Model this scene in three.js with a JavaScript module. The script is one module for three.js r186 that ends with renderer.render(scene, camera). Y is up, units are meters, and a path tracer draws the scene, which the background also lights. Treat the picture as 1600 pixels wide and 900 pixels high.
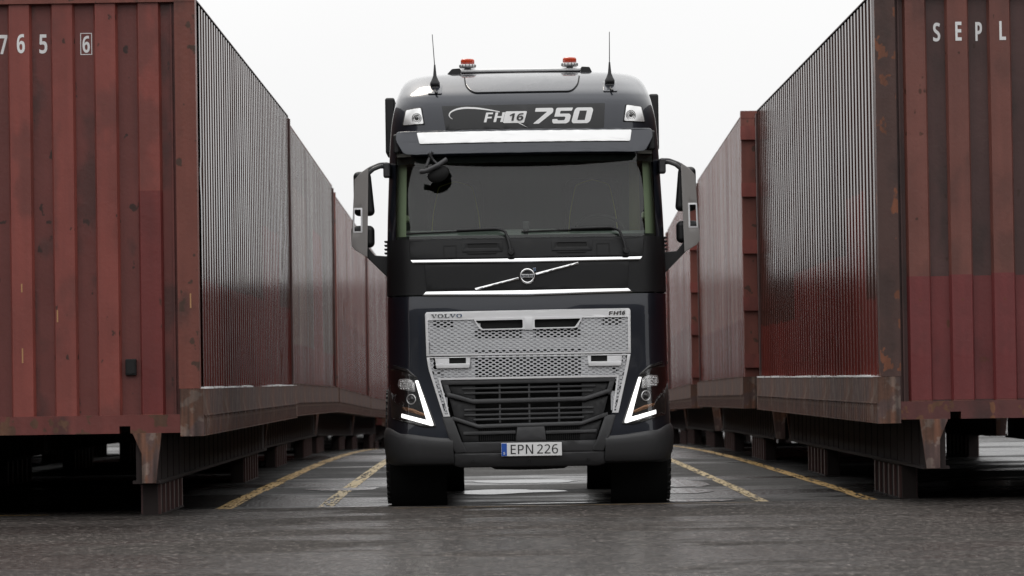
import * as THREE from 'three';
import { mergeGeometries, toCreasedNormals } from 'three/addons/utils/BufferGeometryUtils.js';
import { TessellateModifier } from 'three/addons/modifiers/TessellateModifier.js';
import { RoundedBoxGeometry } from 'three/addons/geometries/RoundedBoxGeometry.js';
import { FontLoader } from 'three/addons/loaders/FontLoader.js';
import { RectAreaLightUniformsLib } from 'three/addons/lights/RectAreaLightUniformsLib.js';

// ---------------------------------------------------------------- camera, sky, sun, exposure
const scene = new THREE.Scene();
const camera = new THREE.PerspectiveCamera(9.189, 1024 / 576, 0.5, 3000);
camera.position.set(0, 1.11, 31);
camera.rotation.order = 'YXZ';
camera.rotation.set(0.02529, -0.00486, -0.0155);
camera.focus = 31.2;
camera.userData.fStop = 4.5;

let seedN = 7;
const rnd = () => { seedN = (seedN * 1664525 + 1013904223) >>> 0; return seedN / 4294967296; };
const lerp = THREE.MathUtils.lerp, clamp = THREE.MathUtils.clamp, sstep = THREE.MathUtils.smoothstep;
const hash = (x, y, s) => { let h = Math.imul(x, 374761393) ^ Math.imul(y, 668265263) ^ Math.imul(s, 2147483647); h = Math.imul(h ^ (h >>> 13), 1274126177); return ((h ^ (h >>> 16)) >>> 0) / 4294967296; };
// tileable value noise on a px by py lattice
function vn(x, y, px, py, s) {
  const ix = Math.floor(x), iy = Math.floor(y), fx = x - ix, fy = y - iy, u = fx * fx * (3 - 2 * fx), v = fy * fy * (3 - 2 * fy);
  const m = (a, n) => ((a % n) + n) % n, h = (a, b) => hash(m(a, px), m(b, py), s);
  return lerp(lerp(h(ix, iy), h(ix + 1, iy), u), lerp(h(ix, iy + 1), h(ix + 1, iy + 1), u), v);
}
function fbm(u, v, nx, ny, s, oct = 4) { let a = 0, w = 0.5, t = 0; for (let i = 0; i < oct; i++) { a += w * vn(u * nx, v * ny, nx, ny, s + i); t += w; w *= 0.5; nx *= 2; ny *= 2; } return a / t; }

{
  const Wd = 512, Hd = 256, data = new Float32Array(Wd * Hd * 4);
  for (let j = 0; j < Hd; j++) for (let i = 0; i < Wd; i++) {
    const el = ((j + 0.5) / Hd - 0.5) * Math.PI, az = ((i + 0.5) / Wd - 0.5) * 2 * Math.PI;
    const z = Math.sin(az) * Math.cos(el), up = Math.max(0, Math.sin(el));
    const ahead = 0.5 - 0.5 * z;                                     // the overcast is thinner where the sun stands, ahead of the camera
    const cl = fbm(i / Wd, j / Hd, 10, 14, 31, 5) - 0.5;
    let L = (0.73 + 0.06 * ahead) * (1 + 1.1 * up) * (1 + 0.32 * cl);
    if (el < 0) L *= 0.45;
    const o = (j * Wd + i) * 4;
    data[o] = L * 1.0; data[o + 1] = L * 1.0; data[o + 2] = L * 1.0; data[o + 3] = 1;
  }
  const sky = new THREE.DataTexture(data, Wd, Hd, THREE.RGBAFormat, THREE.FloatType);
  sky.mapping = THREE.EquirectangularReflectionMapping; sky.magFilter = THREE.LinearFilter; sky.needsUpdate = true;
  scene.background = sky; scene.environment = sky;
}
const sun = new THREE.DirectionalLight(0xfff4e6, 0.7);
sun.position.set(-14, 46, -38); sun.target.position.set(0, 0, -6);
sun.castShadow = true; sun.shadow.radius = 36; sun.shadow.mapSize.set(2048, 2048);
Object.assign(sun.shadow.camera, { left: -40, right: 40, top: 60, bottom: -60, near: 1, far: 160 });
scene.add(sun, sun.target);
const renderer = new THREE.WebGLRenderer({ antialias: true });
renderer.toneMapping = THREE.LinearToneMapping;
renderer.toneMappingExposure = 1.14;
renderer.shadowMap.enabled = true;
RectAreaLightUniformsLib.init();

// ---------------------------------------------------------------- helpers
const V3 = (x, y, z) => new THREE.Vector3(x, y, z);
const taken = {};
function numbered(n) { const k = (taken[n] = (taken[n] ?? -1) + 1); return k ? `${n}_${String(k).padStart(3, '0')}` : n; }
function mesh(name, geo, mat, parent, top) {
  const m = new THREE.Mesh(geo, mat); m.name = top ? numbered(name) : name; m.castShadow = m.receiveShadow = true; (parent ?? scene).add(m); return m;
}
function thing(name, label, category, group) {
  const g = new THREE.Group(); g.name = numbered(name); g.userData = { label, category }; if (group) g.userData.group = group; scene.add(g); return g;
}
const plain = (g) => { const h = g.index ? g.toNonIndexed() : g; for (const k of Object.keys(h.attributes)) if (!['position', 'normal', 'uv'].includes(k)) h.deleteAttribute(k); return h; };
const merge = (list) => mergeGeometries(list.map(plain));
const box = (x0, x1, y0, y1, z0, z1) => { const g = new THREE.BoxGeometry(Math.abs(x1 - x0), Math.abs(y1 - y0), Math.abs(z1 - z0)); g.translate((x0 + x1) / 2, (y0 + y1) / 2, (z0 + z1) / 2); return g; };
const rbox = (x0, x1, y0, y1, z0, z1, r = 0.01, s = 2) => { const g = new RoundedBoxGeometry(Math.abs(x1 - x0), Math.abs(y1 - y0), Math.abs(z1 - z0), s, r); g.translate((x0 + x1) / 2, (y0 + y1) / 2, (z0 + z1) / 2); return g; };
function metricUV(g) {                                               // uv in metres from the dominant direction of each face
  const h = g.index ? g.toNonIndexed() : g, p = h.attributes.position, n = p.count, uv = new Float32Array(n * 2), a = V3(), b = V3(), c = V3();
  for (let i = 0; i < n; i += 3) {
    a.fromBufferAttribute(p, i); b.fromBufferAttribute(p, i + 1); c.fromBufferAttribute(p, i + 2);
    const nn = b.clone().sub(a).cross(c.clone().sub(a)), ax = Math.abs(nn.x), ay = Math.abs(nn.y), az = Math.abs(nn.z);
    [a, b, c].forEach((v, k) => { const o = (i + k) * 2; if (ax >= ay && ax >= az) { uv[o] = v.z; uv[o + 1] = v.y; } else if (ay >= az) { uv[o] = v.x; uv[o + 1] = v.z; } else { uv[o] = v.x; uv[o + 1] = v.y; } });
  }
  h.setAttribute('uv', new THREE.BufferAttribute(uv, 2)); return h;
}
function shapeOf(pts, r = 0) {                                       // polygon with rounded corners
  const s = new THREE.Shape(), n = pts.length;
  pts.forEach((p, i) => {
    const a = pts[(i + n - 1) % n], b = pts[(i + 1) % n], rr = p[2] ?? r;
    const da = Math.hypot(a[0] - p[0], a[1] - p[1]), db = Math.hypot(b[0] - p[0], b[1] - p[1]), k = Math.min(rr, da * 0.45, db * 0.45);
    const p0 = [p[0] + ((a[0] - p[0]) / da) * k, p[1] + ((a[1] - p[1]) / da) * k], p1 = [p[0] + ((b[0] - p[0]) / db) * k, p[1] + ((b[1] - p[1]) / db) * k];
    if (!i) s.moveTo(...p0); else s.lineTo(...p0);
    if (k > 1e-4) s.quadraticCurveTo(p[0], p[1], ...p1);
  });
  s.closePath(); return s;
}
const holeOf = (pts, r) => new THREE.Path(shapeOf(pts, r).getPoints(6));
// a plate of real thickness whose front follows the surface z = zf(x, y) + off
function drape(shape, zf, off, thick, bevel = 0, edge = 0.09, curve = 6) {
  let g = new THREE.ExtrudeGeometry(shape, { depth: thick - bevel * 2, bevelEnabled: bevel > 0, bevelThickness: bevel, bevelSize: bevel, bevelOffset: -bevel, bevelSegments: 2, curveSegments: curve });
  g.translate(0, 0, bevel - thick);
  g = new TessellateModifier(edge, 7).modify(g);
  const p = g.attributes.position;
  for (let i = 0; i < p.count; i++) p.setZ(i, p.getZ(i) + zf(p.getX(i), p.getY(i)) + off);
  return toCreasedNormals(g, 0.55);
}
const mirrorX = (pts) => pts.map(([x, y, r]) => [-x, y, r]).reverse();
function tube(pts, r, seg = 24, rs = 8, closed = false) { return new THREE.TubeGeometry(new THREE.CatmullRomCurve3(pts.map((p) => V3(...p)), closed, 'catmullrom', 0.15), seg, r, rs, closed); }
function bar(a, b, r, r2 = r, rs = 8) {
  const A = V3(...a), B = V3(...b), d = B.clone().sub(A), g = new THREE.CylinderGeometry(r2, r, d.length(), rs);
  g.applyQuaternion(new THREE.Quaternion().setFromUnitVectors(V3(0, 1, 0), d.clone().normalize())); g.translate((A.x + B.x) / 2, (A.y + B.y) / 2, (A.z + B.z) / 2); return g;
}
const fonts = new FontLoader();
const bold = await fonts.loadAsync('fonts/droid/droid_sans_bold.typeface.json');
const regular = await fonts.loadAsync('fonts/droid/droid_sans_regular.typeface.json');
const serifBold = await fonts.loadAsync('fonts/droid/droid_serif_bold.typeface.json');
// lettering fitted into the box x0..x1, y0..y1, draped on zf
function letters(text, font, x0, x1, y0, y1, zf, off, thick = 0.003, shear = 0, curve = 5) {
  const shapes = font.generateShapes(text, 1);
  const bb = new THREE.Box2(); for (const s of shapes) for (const p of s.getPoints(4)) bb.expandByPoint(p);
  let g = new THREE.ExtrudeGeometry(shapes, { depth: thick, bevelEnabled: false, curveSegments: curve });
  const p = g.attributes.position, sx = (x1 - x0) / (bb.max.x - bb.min.x), sy = (y1 - y0) / (bb.max.y - bb.min.y);
  for (let i = 0; i < p.count; i++) {
    const y = y0 + (p.getY(i) - bb.min.y) * sy, x = x0 + (p.getX(i) - bb.min.x) * sx + shear * (y - y0);
    p.setXYZ(i, x, y, p.getZ(i) - thick + zf(x, y) + off);
  }
  g.computeVertexNormals(); return g;
}
function curveFn(pts) {                                              // smooth monotone curve through [x, y] points
  const n = pts.length, d = [], m = [];
  for (let i = 0; i < n - 1; i++) d.push((pts[i + 1][1] - pts[i][1]) / (pts[i + 1][0] - pts[i][0]));
  for (let i = 0; i < n; i++) m.push(i === 0 ? d[0] : i === n - 1 ? d[n - 2] : d[i - 1] * d[i] <= 0 ? 0 : (2 * d[i - 1] * d[i]) / (d[i - 1] + d[i]));
  return (x) => {
    if (x <= pts[0][0]) return pts[0][1]; if (x >= pts[n - 1][0]) return pts[n - 1][1];
    let i = 0; while (x > pts[i + 1][0]) i++;
    const h = pts[i + 1][0] - pts[i][0], t = (x - pts[i][0]) / h, t2 = t * t, t3 = t2 * t;
    return (2 * t3 - 3 * t2 + 1) * pts[i][1] + (t3 - 2 * t2 + t) * h * m[i] + (-2 * t3 + 3 * t2) * pts[i + 1][1] + (t3 - t2) * h * m[i + 1];
  };
}
// ---------------------------------------------------------------- textures and materials
function dataTex(n, m, fn, srgb, rep) {
  const d = new Uint8Array(n * m * 4);
  for (let j = 0; j < m; j++) for (let i = 0; i < n; i++) { const c = fn(i / n, j / m, i, j), o = (j * n + i) * 4; for (let k = 0; k < 3; k++) d[o + k] = clamp(Math.round((Array.isArray(c) ? c[k] : c) * 255), 0, 255); d[o + 3] = 255; }
  const t = new THREE.DataTexture(d, n, m); t.wrapS = t.wrapT = THREE.RepeatWrapping; t.magFilter = THREE.LinearFilter; t.minFilter = THREE.LinearMipmapLinearFilter; t.generateMipmaps = true;
  if (srgb) t.colorSpace = THREE.SRGBColorSpace; if (rep) t.repeat.set(rep[0], rep[1]); t.needsUpdate = true; return t;
}
const std = (o) => new THREE.MeshStandardMaterial(o), phy = (o) => new THREE.MeshPhysicalMaterial(o);
const lin = (r, g = r, b = r) => new THREE.Color().setRGB(r, g, b);

// weathered container paint: streaks down the sheet, chips, rust runs
function paintTex(s, base, rust, chip, dirt) {
  return dataTex(512, 512, (u, v) => {
    const st = fbm(u, v, 48, 3, s, 3), cl = fbm(u, v, 6, 6, s + 20, 5), f = hash(Math.floor(u * 512), Math.floor(v * 512), s) - 0.5;
    let k = 0.84 + 0.18 * cl + 0.14 * st + 0.05 * f;
    const d = sstep(fbm(u, v, 9, 5, s + 40, 5), 0.56, 0.75) * dirt;
    let c = base.map((x) => x * k); c = c.map((x, i) => lerp(x, [0.17, 0.13, 0.12][i], d));
    const r = sstep(fbm(u, v, 30, 22, s + 60, 4) + 0.25 * (fbm(u, v, 5, 4, s + 80, 3) - 0.5), 1 - chip, 1 - chip + 0.05);
    return c.map((x, i) => lerp(x, rust[i] * (0.8 + 0.5 * st), r));
  }, true, [1 / 2.6, 1 / 2.6]);
}
const streakBump = dataTex(256, 256, (u, v) => 0.5 + 0.5 * (fbm(u, v, 8, 6, 3, 4) - 0.5) + 0.12 * (fbm(u, v, 60, 60, 9, 2) - 0.5), false, [0.8, 0.8]);
const containerRough = dataTex(256, 256, (u, v) => 0.33 + 0.34 * fbm(u, v, 14, 5, 12, 4), false, [1 / 3.1, 1 / 3.1]);
const paint = (s, base, rust = [0.42, 0.2, 0.11], chip = 0.27, dirt = 0.35) => std({ map: paintTex(s, base, rust, chip, dirt), roughnessMap: containerRough, roughness: 1, bumpMap: streakBump, bumpScale: 0.006 });
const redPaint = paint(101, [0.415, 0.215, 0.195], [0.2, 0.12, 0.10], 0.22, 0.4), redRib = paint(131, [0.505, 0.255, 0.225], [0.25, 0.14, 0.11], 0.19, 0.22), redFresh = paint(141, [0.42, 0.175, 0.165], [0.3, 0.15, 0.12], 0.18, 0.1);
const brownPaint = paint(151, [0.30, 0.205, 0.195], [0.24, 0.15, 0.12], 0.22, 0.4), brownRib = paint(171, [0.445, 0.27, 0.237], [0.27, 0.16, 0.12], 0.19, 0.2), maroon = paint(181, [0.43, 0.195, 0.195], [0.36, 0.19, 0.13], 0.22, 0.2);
const rustPaint = std({
  map: dataTex(512, 512, (u, v) => {
    const a = fbm(u, v, 10, 7, 201, 5), b = fbm(u, v, 70, 5, 222, 3), c = fbm(u, v, 26, 26, 231, 4), k = 0.40 + 0.75 * b;
    const p = [0.40, 0.305, 0.285], r = [0.45, 0.30, 0.23], w = [0.56, 0.49, 0.45], t = sstep(a, 0.46, 0.56), q = sstep(c, 0.58, 0.68) * 0.7;
    return p.map((x, i) => lerp(lerp(x, r[i], t), w[i], q) * k);
  }, true, [1 / 2.2, 1 / 2.2]), roughness: 0.62, bumpMap: streakBump, bumpScale: 0.012,
});
const underPaint = std({ map: paintTex(211, [0.15, 0.115, 0.11], [0.2, 0.13, 0.1], 0.24, 0.3), roughness: 0.9 });
const white = std({ color: lin(0.8), roughness: 0.6 });
const blackPlastic = std({ color: lin(0.013, 0.013, 0.014), roughness: 0.5 });
const deepBlack = std({ color: lin(0.006), roughness: 0.8 });
const mattePanel = phy({ color: lin(0.010, 0.0102, 0.011), roughness: 0.4, specularIntensity: 0.6, bumpMap: dataTex(128, 128, (u, v, i, j) => hash(i, j, 4), false, [90, 90]), bumpScale: 0.0003 });
const bumperGrey = std({ color: lin(0.045, 0.045, 0.047), roughness: 0.42, bumpMap: dataTex(128, 128, (u, v, i, j) => hash(i, j, 5), false, [70, 70]), bumpScale: 0.0003 });
const cabPaint = phy({ color: lin(0.013, 0.016, 0.025), roughness: 0.34, metalness: 0.5, clearcoat: 1, clearcoatRoughness: 0.04 });
const silver = std({ color: lin(0.82, 0.82, 0.83), roughness: 0.4, metalness: 0.12 });
const silverMesh = std({ color: lin(0.66, 0.665, 0.68), roughness: 0.34, metalness: 0.3 });
const chrome = std({ color: lin(0.88), roughness: 0.06, metalness: 1 });
const brushed = std({ color: lin(0.66), roughness: 0.3, metalness: 1 });
const rubber = std({ color: lin(0.032), roughness: 0.7, bumpMap: streakBump, bumpScale: 0.006 });
const glass = phy({ color: lin(0.74, 0.82, 0.77), roughness: 0.0, transmission: 1, thickness: 0, ior: 1.5 });
const clearLens = phy({ color: lin(0.95), roughness: 0.0, transmission: 1, thickness: 0, ior: 1.45 });

// ---------------------------------------------------------------- ground
const groundY = (x, z) => {
  let y = 0;
  if (z < -13) { const q = Math.min(-z - 13, 37); y -= q * q * 3.33e-4; if (-z - 13 > 37) y -= 0.0246 * 18 * (1 - Math.exp(-(-z - 50) / 18)); }
  const e = z - 0.12 * Math.sin(x * 0.9) - 0.01 * x;
  y += 0.03 * sstep(e, -0.45, 0.12) - 0.014 * sstep(e, 0.4, 9);      // low crest of the newer asphalt in front, the bays lie behind it
  y -= 0.012 * Math.exp(-((z + 1) ** 2) / 2.2);
  return y;
};
const asphaltMap = dataTex(1024, 1024, (u, v, i, j) => {
  const st = vn(u * 170, v * 170, 170, 170, 301), f = hash(i, j, 302), cl = fbm(u, v, 5, 5, 303, 5);
  let k = 0.17 + 0.06 * cl + 0.16 * (st - 0.5) + 0.1 * (f - 0.5); if (st > 0.84) k += 0.14;
  return [k * 1.02, k, k * 0.99];
}, true, [1 / 4.3, 1 / 4.3]);
const asphaltBump = dataTex(1024, 1024, (u, v, i, j) => 0.75 * vn(u * 190, v * 190, 190, 190, 311) + 0.25 * hash(i, j, 312), false, [1 / 3.7, 1 / 3.7]);
const wetRough = dataTex(1024, 1024, (u, v) => {                      // damp sheets drawn out across the slope
  const a = fbm(u, v, 5, 16, 321, 5), b = fbm(u, v, 40, 60, 331, 3);
  return clamp(0.17 + 0.42 * sstep(a + 0.16 * (b - 0.5), 0.40, 0.6) + 0.12 * b, 0, 1);
}, false, [1 / 31, 1 / 31]);
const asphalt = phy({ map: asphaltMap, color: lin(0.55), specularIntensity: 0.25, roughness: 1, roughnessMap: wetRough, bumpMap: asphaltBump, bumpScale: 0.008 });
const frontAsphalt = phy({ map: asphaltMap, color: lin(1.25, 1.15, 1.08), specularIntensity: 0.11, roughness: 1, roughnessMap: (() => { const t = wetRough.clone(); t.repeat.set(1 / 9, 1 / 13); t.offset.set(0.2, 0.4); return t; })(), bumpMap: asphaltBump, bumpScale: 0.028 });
function sheet(xs, zs, dy = 0) {
  const pos = [], uv = [], idx = [], n = xs.length;
  for (const z of zs) for (const x of xs) { pos.push(x, groundY(x, z) + dy, z); uv.push(x, -z); }
  for (let j = 0; j < zs.length - 1; j++) for (let i = 0; i < n - 1; i++) { const a = j * n + i; idx.push(a, a + 1, a + n + 1, a, a + n + 1, a + n); }
  const g = new THREE.BufferGeometry(); g.setAttribute('position', new THREE.Float32BufferAttribute(pos, 3)); g.setAttribute('uv', new THREE.Float32BufferAttribute(uv, 2)); g.setIndex(idx); g.computeVertexNormals(); return g;
}
const range = (a, b, n) => Array.from({ length: n + 1 }, (_, i) => a + ((b - a) * i) / n);
const XS = [-900, -300, -90, -40, ...range(-20, 20, 100), 40, 90, 300, 900];
{
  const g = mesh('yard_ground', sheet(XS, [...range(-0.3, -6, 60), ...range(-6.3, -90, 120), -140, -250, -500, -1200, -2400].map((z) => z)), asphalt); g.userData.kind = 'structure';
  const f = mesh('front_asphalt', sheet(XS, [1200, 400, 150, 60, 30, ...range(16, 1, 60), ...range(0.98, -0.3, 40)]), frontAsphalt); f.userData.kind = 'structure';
}
// standing water in the low strip behind the crest
const water = phy({ color: lin(0.012, 0.013, 0.014), roughness: 0.2, bumpMap: dataTex(256, 256, (u, v) => fbm(u, v, 12, 8, 341, 4), false, [1.6, 1.6]), bumpScale: 0.012 });
function puddle(cx, cz, rx, rz, s) {
  const n = 90, pos = [], uv = [], idx = [], rings = 14;
  for (let k = 0; k <= rings; k++) for (let i = 0; i < n; i++) {
    const a = (i / n) * Math.PI * 2, w = 0.55 + 0.75 * fbm(i / n, 0.37, 7, 3, s, 4), q = k / rings, x = cx + Math.cos(a) * rx * w * q, z = cz + Math.sin(a) * rz * w * q;
    pos.push(x, groundY(x, z) + 0.005, z); uv.push(x, z);
  }
  for (let k = 0; k < rings; k++) for (let i = 0; i < n; i++) { const a = k * n + i, b = k * n + ((i + 1) % n); idx.push(a, b, b + n, a, b + n, a + n); }
  const g = new THREE.BufferGeometry(); g.setAttribute('position', new THREE.Float32BufferAttribute(pos, 3)); g.setAttribute('uv', new THREE.Float32BufferAttribute(uv, 2)); g.setIndex(idx); g.computeVertexNormals();
  const m = mesh('puddle', g, water, scene, true); m.userData.kind = 'structure'; return m;
}
puddle(0.6, -1.1, 0.7, 0.15, 351); puddle(0.05, -4.2, 0.6, 0.7, 366); puddle(0.4, -7.5, 0.6, 0.8, 391); puddle(1.85, -6, 0.3, 1.4, 396); puddle(1.0, -1.7, 0.5, 0.12, 361); puddle(1.8, -1.2, 0.42, 0.3, 371); puddle(1.75, -3.6, 0.35, 0.8, 376); puddle(-1.35, -1.0, 0.35, 0.14, 381); puddle(-1.55, -5.8, 0.4, 0.5, 401);
// worn yellow bay lines
const wearTex = (s, lvl) => dataTex(256, 512, (u, v) => (fbm(u, v, 9, 40, s, 4) + 0.35 * (fbm(u, v, 3, 6, s + 9, 3) - 0.5) > lvl ? 1 : 0), false);
const lineMat = (s, lvl, c) => std({ color: c, roughness: 0.5, alphaMap: wearTex(s, lvl), alphaTest: 0.5, bumpMap: streakBump, bumpScale: 0.003 });
function marking(x0, z0, x1, z1, w, mat, label) {
  const n = 90, pos = [], uv = [], idx = [], d = Math.hypot(x1 - x0, z1 - z0), nx = (-(z1 - z0) / d) * w * 0.5, nz = ((x1 - x0) / d) * w * 0.5;
  for (let i = 0; i <= n; i++) { const t = i / n, x = lerp(x0, x1, t), z = lerp(z0, z1, t); for (const k of [-1, 1]) { const X = x + nx * k, Z = z + nz * k; pos.push(X, groundY(X, Z) + 0.0045, Z); uv.push((k + 1) / 2, (t * d) / 9); } }
  for (let i = 0; i < n; i++) { const a = i * 2; idx.push(a, a + 1, a + 3, a, a + 3, a + 2); }
  const g = new THREE.BufferGeometry(); g.setAttribute('position', new THREE.Float32BufferAttribute(pos, 3)); g.setAttribute('uv', new THREE.Float32BufferAttribute(uv, 2)); g.setIndex(idx); g.computeVertexNormals();
  const m = mesh('painted_line', g, mat, scene, true); m.userData = { kind: 'structure', label }; return m;
}
const yellow = lin(0.36, 0.22, 0.06), paleYellow = lin(0.42, 0.31, 0.13);
marking(-2.44, -0.42, -2.36, -40, 0.15, lineMat(501, 0.43, yellow), 'yellow bay line nearest the left containers');
marking(-1.54, -0.42, -1.54, -34, 0.13, lineMat(511, 0.43, paleYellow), 'pale yellow bay line on the left of the truck');
marking(2.34, -0.38, 2.27, -34, 0.11, lineMat(521, 0.43, paleYellow), 'pale yellow bay line on the right of the truck');
marking(3.3, -0.32, 3.05, -44, 0.13, lineMat(531, 0.43, yellow), 'yellow bay line nearest the right containers');
marking(3.24, -0.2, 9, 0.02, 0.11, lineMat(541, 0.42, yellow), 'yellow line across the front of the right bay');
marking(-5.2, 0.9, -3.75, 1.02, 0.1, lineMat(551, 0.50, yellow), 'worn yellow line at the left edge of the front asphalt');
marking(-0.9, 0.62, 2.2, 0.5, 0.09, lineMat(561, 0.60, yellow), 'almost worn away yellow line in front of the truck');

// ---------------------------------------------------------------- containers
const CW = 3.6, CH = 3.66, CL = 13.8;
function wallTex(s, base, patches) {                                  // paint of one long wall, metres along by metres up; patches of other paint
  return (() => {
    const n = 1024, m = 256;
    const t = dataTex(n, m, (u, v) => {
      const z = u * CL, y = v * CH, st = fbm(u, v, 180, 3, s, 3), cl = fbm(u, v, 14, 5, s + 11, 5);
      let c = base;
      for (const [z0, z1, y0, y1, col] of patches) { const w = 0.05 * (fbm(u, v, 120, 40, s + 3, 2) - 0.5); if (z > z0 && z < z1 && y > y0 + w && y < y1 + w) c = col; }
      const k = 0.8 + 0.22 * cl + 0.2 * st, r = sstep(fbm(u, v, 150, 26, s + 31, 4) + 0.2 * (fbm(u, v, 9, 3, s + 41, 3) - 0.5), 0.78, 0.83);
      return c.map((x, i) => lerp(x * k, [0.3, 0.18, 0.13][i], r * 0.7));
    }, true);
    t.repeat.set(1 / CL, 1 / CH); return t;
  })();
}
const wallRough = dataTex(512, 128, (u, v) => 0.10 + 0.12 * fbm(u, v, 40, 3, 15, 3), false, [1 / 9, 1 / 9]);
const wallMat = (s, base, patches, sheen = 0.16) => phy({ specularIntensity: sheen, specularColor: lin(1, 0.86, 0.8), map: wallTex(s, base, patches), roughness: 1, roughnessMap: wallRough });
// corrugated sheet along -z; u is the distance from the lane-side edge, s the side sign
function corrugated(sgn, u0, z0, z1, y0, y1, pitch, depth, seed, dents) {
  const prof = [[0, 0], [0.42, 0], [0.56, 1], [0.86, 1], [1, 0]], pos = [], uv = [], idx = [], ny = dents ? 28 : 2, L = z0 - z1, n = Math.round(L / pitch), cols = [];
  for (let k = 0; k < n; k++) for (const [t, d] of k ? prof.slice(1) : prof) cols.push([z0 - ((k + t) / n) * L, d]);
  for (let j = 0; j <= ny; j++) for (const [z, d] of cols) {
    const y = lerp(y0, y1, j / ny), q = dents ? 0.010 * sstep(fbm((z0 - z) / CL, y / CH, 12, 5, seed, 2), 0.78, 1.0) * sstep(y, y0, y0 + 0.3) * sstep(y1 - y, 0, 0.3) : 0;
    const zz = z + (dents ? 0 : 0);
    pos.push(sgn * (u0 + d * depth + q), y, zz); uv.push(z0 - z, y);
  }
  const c = cols.length;
  for (let j = 0; j < ny; j++) for (let i = 0; i < c - 1; i++) { const a = j * c + i; idx.push(a, a + 1, a + c + 1, a, a + c + 1, a + c); }
  const g = new THREE.BufferGeometry(); g.setAttribute('position', new THREE.Float32BufferAttribute(pos, 3)); g.setAttribute('uv', new THREE.Float32BufferAttribute(uv, 2)); g.setIndex(idx);
  const h = g.toNonIndexed(); h.computeVertexNormals(); return h;
}
const ribShape = (() => {                                             // pressed rib of the end wall, hat section standing 5 cm proud
  const s = new THREE.Shape(); s.moveTo(-0.1, 0); s.lineTo(-0.082, 0.05); s.lineTo(0.082, 0.05); s.lineTo(0.1, 0); s.closePath();
  const g = new THREE.ExtrudeGeometry(s, { depth: 3.39, bevelEnabled: false }); g.rotateX(-Math.PI / 2); g.scale(1, 1, -1); return g;
})();
function flip(g) { const i = g.index ? g.toNonIndexed() : g; return i; }
const ribGeo = (() => { const g = ribShape.index ? ribShape.toNonIndexed() : ribShape; g.computeVertexNormals(); return metricUV(g); })();
const ribGeos = range(0, 6, 6).map((k) => { const g = ribGeo.clone(), u = g.attributes.uv; for (let i = 0; i < u.count; i++) u.setXY(i, u.getX(i) + k * 0.83, u.getY(i) + k * 1.37); return g; });
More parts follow.
